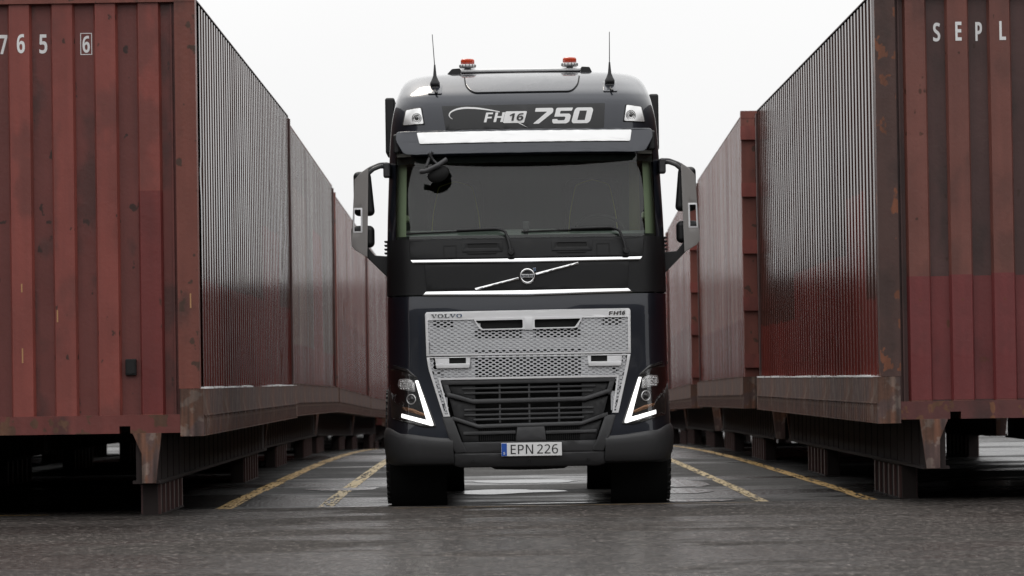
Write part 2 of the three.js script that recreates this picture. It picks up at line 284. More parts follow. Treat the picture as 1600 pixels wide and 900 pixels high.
function makeContainer(o) {
  const c = thing('cargo_container', o.label, 'container', 'rows of cargo containers'), s = o.side, M = o.mats;
  c.position.set(o.x, o.y, o.z); c.rotation.set(-(o.pitch ?? 0), o.turn ?? 0, 0, 'YXZ');
  const bx = (u0, u1, y0, y1, z0, z1) => metricUV(box(s * u0, s * u1, y0, y1, z0, z1));
  // end wall: posts, sill, header, recessed sheet, ribs
  mesh('corner_post', bx(0.03, 0.20, 0.39, 3.57, -0.16, 0), M.post, c); mesh('corner_post', bx(CW - 0.2, CW - 0.03, 0.0, 3.57, -0.16, 0), M.post, c);
  mesh('end_header', bx(0.03, CW - 0.03, 3.57, CH, -0.16, 0.004), M.post, c);
  const sill = merge([[0.105, 0.60], [0.69, CW - 0.7], [CW - 0.61, CW - 0.03]].map(([a, b]) => bx(a, b, 0.03, 0.18, -0.2, 0.02)).concat([bx(0.60, 0.69, 0.09, 0.18, -0.2, 0.02), bx(CW - 0.7, CW - 0.61, 0.09, 0.18, -0.2, 0.02)]));
  mesh('end_sill', sill, M.sill, c);
  if (o.door) {
    mesh('end_panel', bx(0.2, CW - 0.2, 0.18, 3.57, -0.22, -0.2), underPaint, c);
    mesh('door_post', bx(0.42, 0.55, 0.18, 3.57, -0.14, -0.04), M.post, c);
    for (let k = 0; k < 5; k++) { const y = 0.5 + k * 0.7; const h = mesh('hinge_strap', bx(0.02, 0.6, y, y + 0.17, -0.03, 0.06), M.rib, c); mesh('hinge_pin', merge([bar([s * 0.25, y - 0.05, 0.07], [s * 0.25, y + 0.22, 0.07], 0.028)]), M.post, h); }
  } else {
    mesh('end_panel', bx(0.2, CW - 0.2, 0.18, 3.57, -0.09, -0.07), M.panel, c);
    for (let k = 0; k < 9; k++) {
      const u = o.rib0 + 0.0825 + k * 0.3535; if (u > CW - 0.35) break;
      const r = mesh('rib', ribGeos[(k * 3 + o.seed) % 7], o.ribMats?.[k] ?? M.rib, c); r.position.set(s * u, 0.18, -0.0695);
    }
    mesh('seam_bead', bx(0.225, 0.24, 0.18, 3.57, -0.07, -0.05), M.panel, c);
  }
  // lane-side wall, ledge beam, top rail
  const zc = s < 0 ? -0.7 : -0.16; if (s < 0) mesh('side_flat', bx(0.075, 0.15, 0.388, 3.6, -0.16, -0.7), underPaint, c);
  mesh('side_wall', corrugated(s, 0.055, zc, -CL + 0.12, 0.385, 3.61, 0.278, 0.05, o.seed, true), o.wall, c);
  mesh('corner_post', bx(0.035, 0.2, 0.39, 3.6, -CL, -CL + 0.12), brownPaint, c);
  mesh('top_rail', bx(0.06, 0.16, 3.60, 3.645, -0.165, -CL + 0.005), brownPaint, c);
  const beam = mesh('ledge_beam', bx(0, 0.19, 0, 0.388, 0.025, -CL + 0.01), rustPaint, c);
  const rl = []; for (let k = 0; k < 86; k++) rl.push(box(-s * 0.006, s * 0.004, 0.012, 0.145 + 0.02 * hash(k, 3, o.seed), -0.12 - k * 0.158, -0.155 - k * 0.158)); rl.push(box(-s * 0.008, s * 0.004, 0.165, 0.175, -0.03, -CL + 0.03));
  const rb = mesh('beam_ribs', metricUV(merge(rl)), rustPaint, beam); rb.userData.kind = 'stuff';
  const lip = []; for (let k = 0; k < 60; k++) { if (hash(k, 8, o.seed) > 0.35) { const z = -0.1 - k * 0.226; lip.push(box(-s * 0.004, s * 0.09, 0.386, 0.392 + 0.014 * hash(k, 9, o.seed), z, z - 0.24)); } }
  mesh('weld_lip', metricUV(merge(lip)), o.lip ?? rustPaint, beam).userData.kind = 'stuff';
  // far side, roof, floor
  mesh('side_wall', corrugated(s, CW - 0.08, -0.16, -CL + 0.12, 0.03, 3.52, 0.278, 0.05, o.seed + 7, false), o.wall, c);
  mesh('roof_panel', bx(0.06, CW - 0.06, 3.6, 3.635, -0.17, -CL + 0.02), M.panel, c);
  mesh('floor_frame', bx(0.2, CW - 0.05, 0.04, 0.2, -0.21, -CL + 0.02), underPaint, c);
  mesh('rear_panel', bx(0.2, CW - 0.03, 0.2, 3.52, -CL + 0.01, -CL + 0.05), M.panel, c);
  // runners and end legs
  for (const [a, b] of [[0.40, 0.56], [CW - 0.56, CW - 0.40]]) {
    const r = mesh('runner_beam', metricUV(merge([box(s * a, s * b, -0.36, 0.04, -0.02, -CL + 0.03), box(s * (a - 0.03), s * (b + 0.03), -0.385, -0.36, -0.02, -CL + 0.03)])), underPaint, c);
    const st = []; for (let k = 0; k < 24; k++) st.push(box(s * (a - 0.006), s * (a + 0.005), -0.36, 0.0, -0.5 - k * 0.55, -0.53 - k * 0.55)); mesh('stiffeners', metricUV(merge(st)), underPaint, r).userData.kind = 'stuff';
  }
  for (const [m0, q] of [[0.455, 1], [CW - 0.455, -1]]) for (const z of [0.012, -CL + 0.02]) {
    const sh = shapeOf([[s * (m0 - 0.105 * q), 0.03], [s * (m0 - 0.055 * q), -0.378], [s * (m0 + 0.05 * q), -0.378], [s * (m0 + 0.052 * q), -0.14], [s * (m0 + 0.125 * q), 0.03]]);
    const g = new THREE.ExtrudeGeometry(sh, { depth: 0.04, bevelEnabled: true, bevelSize: 0.004, bevelThickness: 0.004, bevelSegments: 1 }); g.translate(0, 0, z - 0.035); mesh('end_leg', metricUV(plain(g)), o.legMat ?? rustPaint, c);
  }
  return c;
}
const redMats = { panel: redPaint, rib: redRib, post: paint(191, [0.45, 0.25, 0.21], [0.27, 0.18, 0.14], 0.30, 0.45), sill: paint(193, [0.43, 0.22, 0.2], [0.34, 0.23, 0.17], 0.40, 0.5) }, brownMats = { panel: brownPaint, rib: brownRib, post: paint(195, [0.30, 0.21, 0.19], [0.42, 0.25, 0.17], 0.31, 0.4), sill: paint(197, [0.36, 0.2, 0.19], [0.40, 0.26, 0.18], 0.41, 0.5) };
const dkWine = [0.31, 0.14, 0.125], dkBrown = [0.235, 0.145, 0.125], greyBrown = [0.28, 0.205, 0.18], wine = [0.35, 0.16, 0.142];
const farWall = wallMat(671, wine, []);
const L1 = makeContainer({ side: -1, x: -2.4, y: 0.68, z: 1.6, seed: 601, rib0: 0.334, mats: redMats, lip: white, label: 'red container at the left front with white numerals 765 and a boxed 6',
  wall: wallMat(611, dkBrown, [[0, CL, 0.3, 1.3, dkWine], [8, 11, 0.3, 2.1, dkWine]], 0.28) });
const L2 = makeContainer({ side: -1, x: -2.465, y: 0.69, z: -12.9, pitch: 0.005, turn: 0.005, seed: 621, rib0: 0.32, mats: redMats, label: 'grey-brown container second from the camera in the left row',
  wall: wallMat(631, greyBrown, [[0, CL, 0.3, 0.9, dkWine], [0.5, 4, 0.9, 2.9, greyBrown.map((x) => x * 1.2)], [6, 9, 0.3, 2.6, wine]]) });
makeContainer({ side: -1, x: -2.6, y: 0.6, z: -28.6, pitch: 0.0155, turn: -0.002, seed: 641, rib0: 0.32, mats: redMats, label: 'wine red container third from the camera in the left row', wall: wallMat(651, [0.38, 0.2, 0.175], [[0, CL, 0.3, 1.6, wine]]) });
makeContainer({ side: -1, x: -2.6, y: 0.37, z: -43.4, pitch: 0.012, seed: 661, rib0: 0.32, mats: redMats, label: 'farthest container of the left row, beside the truck', wall: wallMat(671, wine, []) });
makeContainer({ side: -1, x: -6.35, y: 0.68, z: 0.9, seed: 801, rib0: 0.33, mats: redMats, label: 'container standing behind the left front one, only its underside showing', wall: wallMat(611, dkBrown, []) });
makeContainer({ side: -1, x: -6.4, y: 0.68, z: -13.4, seed: 811, rib0: 0.33, mats: redMats, label: 'container of the outer left row farther back, only its runners showing', wall: wallMat(631, greyBrown, []) });
makeContainer({ side: -1, x: -6.4, y: 0.62, z: -28.2, pitch: 0.012, seed: 821, rib0: 0.33, mats: redMats, label: 'third container of the outer left row, only its runners showing in the gap', wall: wallMat(611, dkBrown, []) });
makeContainer({ side: -1, x: -10.3, y: 0.66, z: -14, seed: 831, rib0: 0.33, mats: redMats, label: 'container of the outermost left row, deep in the dark behind the others', wall: wallMat(611, dkBrown, []) });
makeContainer({ side: -1, x: -10.3, y: 0.6, z: -28.6, pitch: 0.012, seed: 841, rib0: 0.33, mats: redMats, label: 'farther container of the outermost left row, hardly showing in the dark', wall: wallMat(611, dkBrown, []) });
const R1 = makeContainer({ side: 1, x: 3.17, y: 0.69, z: 1.2, seed: 681, rib0: 0.286, mats: brownMats, lip: white, label: 'dark brown container at the right front lettered SEPL',
  wall: wallMat(691, dkBrown, [[0, 1.1, 0, 1.05, wine], [1.1, 2.8, 0, 2.0, wine], [2.8, 8.6, 0, 1.5, wine], [8.6, CL, 0, 1.0, wine], [3, 9, 2.3, 2.9, [0.26, 0.19, 0.18]]]) });
makeContainer({ side: 1, x: 3.03, y: 0.70, z: -13, pitch: 0.006, turn: -0.0155, seed: 701, door: true, mats: redMats, label: 'pale weathered container second from the camera in the right row, strapped end showing', wall: wallMat(711, [0.40, 0.235, 0.205], [[0, CL, 0, 1.1, wine]]) });
makeContainer({ side: 1, x: 3.2, y: 0.58, z: -28, pitch: 0.010, turn: -0.02, seed: 721, door: true, mats: redMats, label: 'pale red container third from the camera in the right row, behind the mirror', wall: wallMat(731, [0.40, 0.21, 0.185], [[0, CL, 0, 1.4, wine]]) });
makeContainer({ side: 1, x: 3.5, y: 0.40, z: -42.6, pitch: 0.012, turn: -0.02, seed: 741, door: true, mats: redMats, label: 'farthest container of the right row, almost hidden by the truck', wall: wallMat(751, wine, []) });

for (const [k, z] of [[0, -58], [1, -72.3], [2, -86.6]]) for (const [sd, x, w] of [[-1, -2.65, 'left'], [1, 3.85, 'right']])
  makeContainer({ side: sd, x, y: groundY(0, z - 7) + 0.69, z, seed: 851 + k * 10, rib0: 0.32, mats: redMats, label: `container ${['fifth', 'sixth', 'last'][k]} from the camera in the ${w} row, hidden behind the truck`, wall: farWall });
// low sheds across the yard behind the camera, mirrored in the paint and the chrome of the truck
const shedWall = paint(821, [0.36, 0.37, 0.38], [0.3, 0.28, 0.26], 0.2, 0.3), shedBlue = paint(831, [0.2, 0.3, 0.42], [0.3, 0.28, 0.26], 0.2, 0.3), shedDark = paint(841, [0.22, 0.2, 0.19], [0.3, 0.2, 0.15], 0.2, 0.3);
for (const [x0, x1, h, z, m, label] of [[-60, -12, 13, 64, shedWall, 'long grey shed across the yard, left of the blue one'], [-10, 7, 9.5, 60, shedBlue, 'blue shed across the yard'], [10, 62, 15, 68, shedDark, 'long dark shed across the yard, right of the blue one']]) {
  const b = thing('yard_shed', label, 'shed', 'sheds across the yard');
  mesh('wall', metricUV(box(x0, x1, -0.1, h, z, z + 22)), m, b); mesh('roof', metricUV(merge([box(x0 - 0.4, x1 + 0.4, h, h + 0.35, z - 0.4, z + 22.4)])), shedDark, b);
  for (let x = x0 + 3; x < x1 - 4; x += 9) { const d = mesh('gate', metricUV(box(x, x + 4.2, 0, 4.8, z - 0.08, z - 0.003)), shedDark, b); mesh('gate_frame', metricUV(merge([box(x - 0.2, x - 0.003, 0, 5, z - 0.12, z - 0.004), box(x + 4.203, x + 4.4, 0, 5, z - 0.12, z - 0.004), box(x - 0.003, x + 4.203, 4.803, 5, z - 0.12, z - 0.004)])), white, d); }
}

// two long sheds at the far end of the yard either side of the lane, hidden by the containers and mirrored in their walls
for (const [x0, x1, label] of [[-75, -3.2, 'long dark shed at the far end of the yard, left of the lane'], [4.4, 75, 'long dark shed at the far end of the yard, right of the lane']]) {
  const b = thing('yard_shed', label, 'shed', 'sheds across the yard');
  mesh('wall', metricUV(box(x0, x1, -1.1, 6.1, -160, -185)), shedDark, b); mesh('roof', metricUV(box(x0 - 0.3, x1 + 0.3, 6.1, 6.4, -159.6, -185.4)), shedDark, b);
  for (let x = x0 + 4; x < x1 - 5; x += 11) mesh('gate', metricUV(box(x, x + 4.5, -0.9, 3.8, -159.92, -159.997)), shedWall, b);
}

// lettering and fittings of the two front containers
{
  const flatR = () => -0.0195, flatP = () => -0.07, put = (t, cx, cy, zf, w = 0.07, h = 0.158) => mesh('painted_character', letters(t, bold, cx - w / 2, cx + w / 2, cy - h / 2, cy + h / 2, zf, 0.003, 0.003), white, null);
  const add = (c, m) => c.add(m);
  const yl = 3.245;
  add(L1, put('7', -1.615, yl, flatP)); add(L1, put('6', -1.463, yl, flatR, 0.066)); add(L1, put('5', -1.285, yl, flatP, 0.066)); add(L1, put('6', -0.932, yl - 0.008, flatP, 0.06, 0.14));
  const fr = new THREE.Shape(); fr.moveTo(-0.98, yl - 0.095); fr.lineTo(-0.884, yl - 0.095); fr.lineTo(-0.884, yl + 0.085); fr.lineTo(-0.98, yl + 0.085); fr.closePath();
  const hl = new THREE.Path(); hl.moveTo(-0.974, yl - 0.089); hl.lineTo(-0.974, yl + 0.079); hl.lineTo(-0.89, yl + 0.079); hl.lineTo(-0.89, yl - 0.089); hl.closePath(); fr.holes.push(hl);
  mesh('painted_box', new THREE.ExtrudeGeometry(fr, { depth: 0.002, bevelEnabled: false }).translate(0, 0, -0.0695), white, L1);
  const yr = 3.26;
  add(R1, put('S', 0.556, yr, flatP, 0.06)); add(R1, put('E', 0.732, yr, flatR, 0.052)); add(R1, put('P', 0.908, yr, flatP, 0.056)); add(R1, put('L', 1.101, yr, flatR, 0.054));
  // black vent box, fresh paint on one rib of the left container, newer paint along the foot of the right one
  mesh('vent_box', merge([rbox(-0.64, -0.55, 0.505, 0.64, -0.072, -0.03, 0.008), box(-0.628, -0.562, 0.52, 0.625, -0.032, -0.024)]), deepBlack, L1);
  const hat = (u, s, y0, y1, m, c) => { const g = ribGeo.clone(); g.scale(1.012, (y1 - y0) / 3.39, 1.06); const r = mesh('repainted_patch', metricUV(g), m, c); r.position.set(s * u, y0, -0.0693); };
  hat(0.334 + 0.0825, -1, 0.19, 2.02, redFresh, L1);
  for (let k = 0; k < 9; k++) hat(0.286 + 0.0825 + k * 0.3535, 1, 0.19, 1.22 + 0.01 * (k % 3), maroon, R1);
  for (let k = 0; k < 9; k++) { const u = 0.286 + 0.165 + k * 0.3535 + 0.02; mesh('repainted_patch', metricUV(box(u, u + 0.15, 0.19, 1.22, -0.0705, -0.0675)), maroon, R1); }
  // scraped bare metal on rib edges
  for (const [u, y, h] of [[0.43, 1.16, 0.13], [1.19, 0.95, 0.1], [1.48, 1.2, 0.07], [1.48, 0.62, 0.12], [0.095, 1.05, 0.12]]) mesh('paint_scrape', metricUV(box(-u - 0.006, -u + 0.006, y, y + h, u < 0.2 ? 0.0 : -0.02, u < 0.2 ? 0.002 : -0.0175)), std({ color: lin(0.42, 0.22, 0.10), roughness: 0.6 }), L1);
}
// ribbed steel stands under the runners
const standGeo = (() => {
  const p = [box(-0.06, 0.06, 0, 0.30, 0, -2.2)]; p.push(box(-0.085, 0.085, 0.286, 0.304, 0.01, -2.21), box(-0.085, 0.085, 0, 0.016, 0.01, -2.21)); return metricUV(merge(p));
})();
const standRib = metricUV(box(-0.012, 0.012, 0.016, 0.286, 0, -0.09));
const stands = [];
function stand(x, z, top, label) {
  const g = thing('support_stand', label, 'stand', 'steel stands under the containers'), y = groundY(x, z - 1.1) - 0.006, h = (top - y) / 0.304; g.position.set(x, y, z);
  const b = mesh('stand_body', standGeo, underPaint, g); b.scale.y = h;
  for (let k = 0; k < 6; k++) for (const s of [-1, 1]) { const r = mesh('stand_rib', standRib, brownPaint, g); r.position.set(s * 0.07, 0, -0.06 - k * 0.4); r.scale.y = h; }
}
const nth = ['front', 'second', 'third', 'fourth'];
for (const [s, x, rows] of [[-1, -2.4, [[1.6, 0.68, 0, 0], [-12.9, 0.69, 0.005, 0.005], [-28.6, 0.6, 0.0155, -0.002], [-43.4, 0.37, 0.012, 0]]], [1, 3.17, [[1.2, 0.69, 0, 0], [-13, 0.7, 0.006, -0.0155], [-28, 0.58, 0.01, -0.02], [-42.6, 0.4, 0.012, -0.02]]]]) {
  const side = s < 0 ? 'left' : 'right', xo = s < 0 ? [-2.4, -2.465, -2.6, -2.6] : [3.17, 3.03, 3.2, 3.5];
  rows.forEach(([z, y, pitch, turn], i) => {
    for (const [dz, where] of s < 0 ? [[0.35 + (i === 1 ? 2.6 : 0), 'near'], [i === 2 ? 8.5 : 10.4, 'far']] : [[i ? (i === 1 ? 2.6 : 0.8) : 2.0, 'near'], [i ? 10.4 : 9.2, 'far']])
      for (const [u, edge] of [[0.48, 'lane'], [CW - 0.48, 'outer']]) {
        const X = xo[i] + s * u - Math.sin(turn) * dz, top = y - 0.385 - Math.sin(pitch) * (dz + 1.1) - 0.001;
        stand(X, z - dz, top, `ribbed steel stand, ${edge} side, under the ${where} end of the ${nth[i]} ${side} container`);
      }
  });
}

for (const [x, z, y, pitch, sd, which] of [[-6.35, 0.9, 0.68, 0, -1, 'nearest outer left'], [-6.4, -13.4, 0.68, 0, -1, 'second outer left'], [-6.4, -28.2, 0.62, 0.012, -1, 'third outer left'], [-10.3, -14, 0.66, 0, -1, 'outermost left'], [-10.3, -28.6, 0.6, 0.012, -1, 'farther outermost left'],
  ...[-58, -72.3, -86.6].flatMap((z, k) => [[-2.65, z, groundY(0, z - 7) + 0.69, 0, -1, ['fifth', 'sixth', 'last'][k] + ' left'], [3.85, z, groundY(0, z - 7) + 0.69, 0, 1, ['fifth', 'sixth', 'last'][k] + ' right']])])
  for (const [dz, where] of [[1.2, 'near'], [10.4, 'far']]) for (const [u, edge] of [[0.48, 'inner'], [CW - 0.48, 'outer']]) stand(x + sd * u, z - dz, y - 0.386 - Math.sin(pitch) * (dz + 1.1), `ribbed steel stand, ${edge} side, under the ${where} end of the ${which} container`);

// ---------------------------------------------------------------- truck
const truck = thing('tractor_truck', 'black heavy tractor truck parked between two rows of containers, running lights on', 'truck');
truck.position.set(0.28, 0, 0);
// shape of the cab: foremost line, half width and corner radius by height
const zFront = curveFn([[0.3, -0.10], [0.42, -0.02], [0.6, 0], [0.8, -0.015], [1.1, -0.03], [1.7, -0.045], [1.85, -0.06], [2.13, -0.085], [2.33, -0.125], [3.06, -0.37], [3.3, -0.39], [3.52, -0.43], [3.6, -0.48], [3.7, -0.63], [3.78, -0.80], [3.83, -0.95], [3.868, -1.2], [3.885, -1.6]]);
const halfW = curveFn([[0.3, 1.225], [0.6, 1.245], [0.8, 1.235], [1.2, 1.222], [2.0, 1.218], [2.35, 1.215], [3.06, 1.195], [3.35, 1.175], [3.55, 1.14], [3.66, 1.11], [3.76, 1.07], [3.83, 1.0], [3.885, 0.8]]);
const cornerR = (y) => lerp(0.30, 0.36, sstep(y, 2.2, 3.4));
const BOW = 0.085, BACK = -2.3;
function F(x, y) {
  const w = halfW(y), r = cornerR(y), ax = Math.min(Math.abs(x), w - 0.0015), xe = w - r, zc = zFront(y) - BOW * (Math.min(ax, xe) / w) ** 2;
  if (ax <= xe) return zc; const q = ax - xe; return zc - (r - Math.sqrt(Math.max(0, r * r - q * q)));
}
function outline(y, t, off = 0) {                                    // t from -1 to 1 runs from the rear left edge round the front to the rear right edge
  const w = halfW(y), r = cornerR(y), xe = w - r, zc = zFront(y) - BOW * (xe / w) ** 2, a = Math.abs(t), sg = Math.sign(t) || 1;
  let x, z;
  if (a <= 0.45) { x = (xe * a) / 0.45; z = zFront(y) - BOW * (x / w) ** 2 + off; }
  else if (a <= 0.8) { const q = ((a - 0.45) / 0.35) * Math.PI / 2; x = xe + Math.sin(q) * (r + off); z = zc - r + Math.cos(q) * (r + off); }
  else { x = w + off; z = lerp(zc - r, BACK, (a - 0.8) / 0.2); }
  return [x * sg, z];
}
const tOfX = (x, y) => { const w = halfW(y), r = cornerR(y), xe = w - r, a = Math.abs(x); return a <= xe ? (a / xe) * 0.45 : 0.45 + (Math.asin(Math.min(1, (a - xe) / r)) / (Math.PI / 2)) * 0.35; };
const tOfZ = (z, y) => { const w = halfW(y), r = cornerR(y), xe = w - r, zs = zFront(y) - BOW * (xe / w) ** 2 - r; return 0.8 + 0.2 * (z - zs) / (BACK - zs); };
// strip of the cab skin between t0 and t1 (functions of height) and the given heights
function skin(ys, t0, t1, nt, off = 0, yAt) {
  const pos = [], uv = [], idx = [];
  ys.forEach((y, j) => { const a = typeof t0 === 'function' ? t0(y) : t0, b = typeof t1 === 'function' ? t1(y) : t1; for (let i = 0; i <= nt; i++) { const t = lerp(a, b, i / nt), yy = yAt ? yAt(j / (ys.length - 1), t) : y, o = typeof off === 'function' ? off(j / (ys.length - 1), t) : off, [x, z] = outline(yy, t, o); pos.push(x, yy, z); uv.push(i / nt, yy); } });
  for (let j = 0; j < ys.length - 1; j++) for (let i = 0; i < nt; i++) { const a = j * (nt + 1) + i; idx.push(a, a + 1, a + nt + 2, a, a + nt + 2, a + nt + 1); }
  const g = new THREE.BufferGeometry(); g.setAttribute('position', new THREE.Float32BufferAttribute(pos, 3)); g.setAttribute('uv', new THREE.Float32BufferAttribute(uv, 2)); g.setIndex(idx); g.computeVertexNormals(); return g;
}
const part = (name, geo, mat, parent = truck) => mesh(name, geo, mat, parent);
const D = (pts, off, thick, bevel = 0.003, r = 0, edge) => drape(shapeOf(pts, r), F, off, thick, bevel, edge);

// skin
const grilleEdge = curveFn([[0.6, 0.66], [0.8, 0.715], [1.1, 0.80], [1.25, 0.862], [1.66, 0.872]]);
part('lower_body', merge([skin([...range(0.6, 1.655, 18)], (y) => tOfX(grilleEdge(y), y), 1, 48), skin([...range(0.6, 1.655, 18)], (y) => -tOfX(grilleEdge(y), y), -1, 48), skin(range(1.655, 1.835, 5), -1, 1, 96)]), cabPaint);
part('front_panel', skin(range(1.848, 2.335, 10), -1, 1, 96, 0.004), mattePanel);
const wsEdge = (y) => tOfX(1.135, y), sideA = (y) => tOfZ(-0.85, y), sideB = (y) => tOfZ(-1.85, y), wy = range(2.335, 3.075, 12);
for (const s of [1, -1]) {
  const m = (f) => (y) => s * f(y);
  part('windscreen_pillar', skin(wy, m(wsEdge), m(sideA), 16), cabPaint);
  part('rear_pillar', skin(wy, m(sideB), s, 6), cabPaint);
  part('side_window', skin(wy, m(sideA), m(sideB), 8, -0.012), glass);
}
part('roof_header', skin(range(3.072, 3.30, 6), -1, 1, 96), cabPaint);
{
  const ys = [...range(3.297, 3.6, 10), ...range(3.61, 3.885, 28)], g = skin(ys, -1, 1, 96);
  const top = new THREE.Shape(range(-1, 1, 96).map((t) => { const [x, z] = outline(3.885, t); return new THREE.Vector2(x, z); })), cap = new THREE.ShapeGeometry(top); cap.rotateX(Math.PI / 2); cap.translate(0, 3.885, 0);
  part('roof', merge([g, cap]), cabPaint);
  part('rear_wall', merge([box(-1.2, 1.2, 0.75, 3.5, BACK - 0.03, BACK + 0.01), box(-1.0, 1.0, 3.5, 3.8, BACK - 0.03, BACK + 0.01)]), blackPlastic);
}
part('cab_floor', box(-1.18, 1.18, 1.3, 1.36, -0.5, BACK + 0.02), blackPlastic);
// windscreen
const ws = part('windscreen', skin(range(2.335, 3.07, 14), (y) => -tOfX(1.135, y), (y) => tOfX(1.135, y), 60, 0.003), glass);
part('shade_band', skin(range(3.005, 3.07, 3), (y) => -tOfX(1.13, y), (y) => tOfX(1.13, y), 60, -0.006), deepBlack, ws);
part('lower_band', skin(range(2.335, 2.36, 2), (y) => -tOfX(1.13, y), (y) => tOfX(1.13, y), 60, -0.006), deepBlack, ws);
// interior
const trim = std({ color: lin(0.30, 0.32, 0.22), roughness: 0.8 }), seatMat = std({ color: lin(0.03, 0.031, 0.03), roughness: 0.9 }), piping = std({ color: lin(0.42, 0.40, 0.10), roughness: 0.6 }), dashMat = std({ color: lin(0.16, 0.17, 0.16), roughness: 0.75 });
for (const s of [1, -1]) part('pillar_trim', merge([skin(range(2.36, 3.02, 6), (y) => s * tOfX(1.085, y), (y) => s * tOfZ(-0.8, y), 10, -0.07), rbox(s * 1.02, s * 1.12, 2.50, 2.56, -0.62, -0.48, 0.02)]), trim);
part('dashboard', merge([rbox(-1.12, 1.12, 1.9, 2.40, -0.50, -0.95, 0.06), rbox(-1.1, 0.3, 2.3, 2.43, -0.62, -0.98, 0.05)]), dashMat);
part('headliner', box(-1.12, 1.12, 3.07, 3.1, -0.45, BACK + 0.03), std({ color: lin(0.2, 0.2, 0.18), roughness: 0.9 }));
part('bunk_curtain', (() => { const pos = []; const g = new THREE.PlaneGeometry(2.2, 1.6, 160, 1); const p = g.attributes.position; for (let i = 0; i < p.count; i++) p.setZ(i, 0.03 * Math.sin(p.getX(i) * 23)); g.translate(0, 2.3, -2.0); g.computeVertexNormals(); return g; })(), std({ color: lin(0.075, 0.088, 0.076), roughness: 0.9 }));
for (const s of [-1, 1]) {
  const seat = part('seat', merge([rbox(s * 0.62 - 0.25, s * 0.62 + 0.25, 2.05, 2.92, -1.62, -1.44, 0.08, 4), rbox(s * 0.62 - 0.25, s * 0.62 + 0.25, 1.9, 2.08, -1.6, -1.05, 0.06, 3)]), seatMat);
  part('piping', merge([tube([[s * 0.62 - 0.225, 2.38, -1.425], [s * 0.62 - 0.205, 2.6, -1.425], [s * 0.62 - 0.15, 2.85, -1.43], [s * 0.62, 2.9, -1.435], [s * 0.62 + 0.15, 2.85, -1.43], [s * 0.62 + 0.205, 2.6, -1.425], [s * 0.62 + 0.225, 2.38, -1.425]], 0.0055, 50, 6), bar([s * 0.62 - 0.22, 2.38, -1.425], [s * 0.62 + 0.22, 2.38, -1.425], 0.005)]), piping, seat);
}
part('side_curtain', (() => { const g = new THREE.CylinderGeometry(0.045, 0.05, 0.62, 14); g.translate(0.98, 2.72, -1.0); return g; })(), std({ color: lin(0.16, 0.16, 0.06), roughness: 0.9 }));
{ const g = new THREE.TorusGeometry(0.225, 0.014, 10, 40); g.rotateX(-0.75); g.translate(0.66, 2.40, -1.0); part('steering_wheel', merge([g, bar([0.45, 2.4, -1.0], [0.87, 2.4, -1.0], 0.016)]), std({ color: lin(0.03), roughness: 0.5 })); }
part('camera_unit', merge([rbox(-0.03, 0.03, 2.40, 2.48, -0.26, -0.20, 0.012), rbox(-0.02, 0.02, 2.34, 2.41, -0.24, -0.21, 0.006)]), blackPlastic);

// sun visor with bright strip
const visorZ = (x, y) => -0.25 + (3.29 - y) * 0.42 - 0.16 * (Math.abs(x) / 1.15) ** 2.2;
part('sun_visor', drape(shapeOf([[-1.06, 3.085], [-0.95, 3.075], [0.95, 3.075], [1.06, 3.085], [1.13, 3.21], [1.12, 3.29], [-1.12, 3.29], [-1.13, 3.21]], 0.03), visorZ, 0, 0.03, 0.006), cabPaint);
part('visor_strip', drape(shapeOf([[-0.942, 3.275], [0.942, 3.275], [0.925, 3.172], [-0.918, 3.172]], 0.014), visorZ, 0.012, 0.02, 0.003), brushed);
for (const s of [1, -1]) part('visor_bracket', merge([rbox(s * 1.09, s * 1.15, 3.1, 3.27, -0.62, -0.40, 0.02)]), blackPlastic);

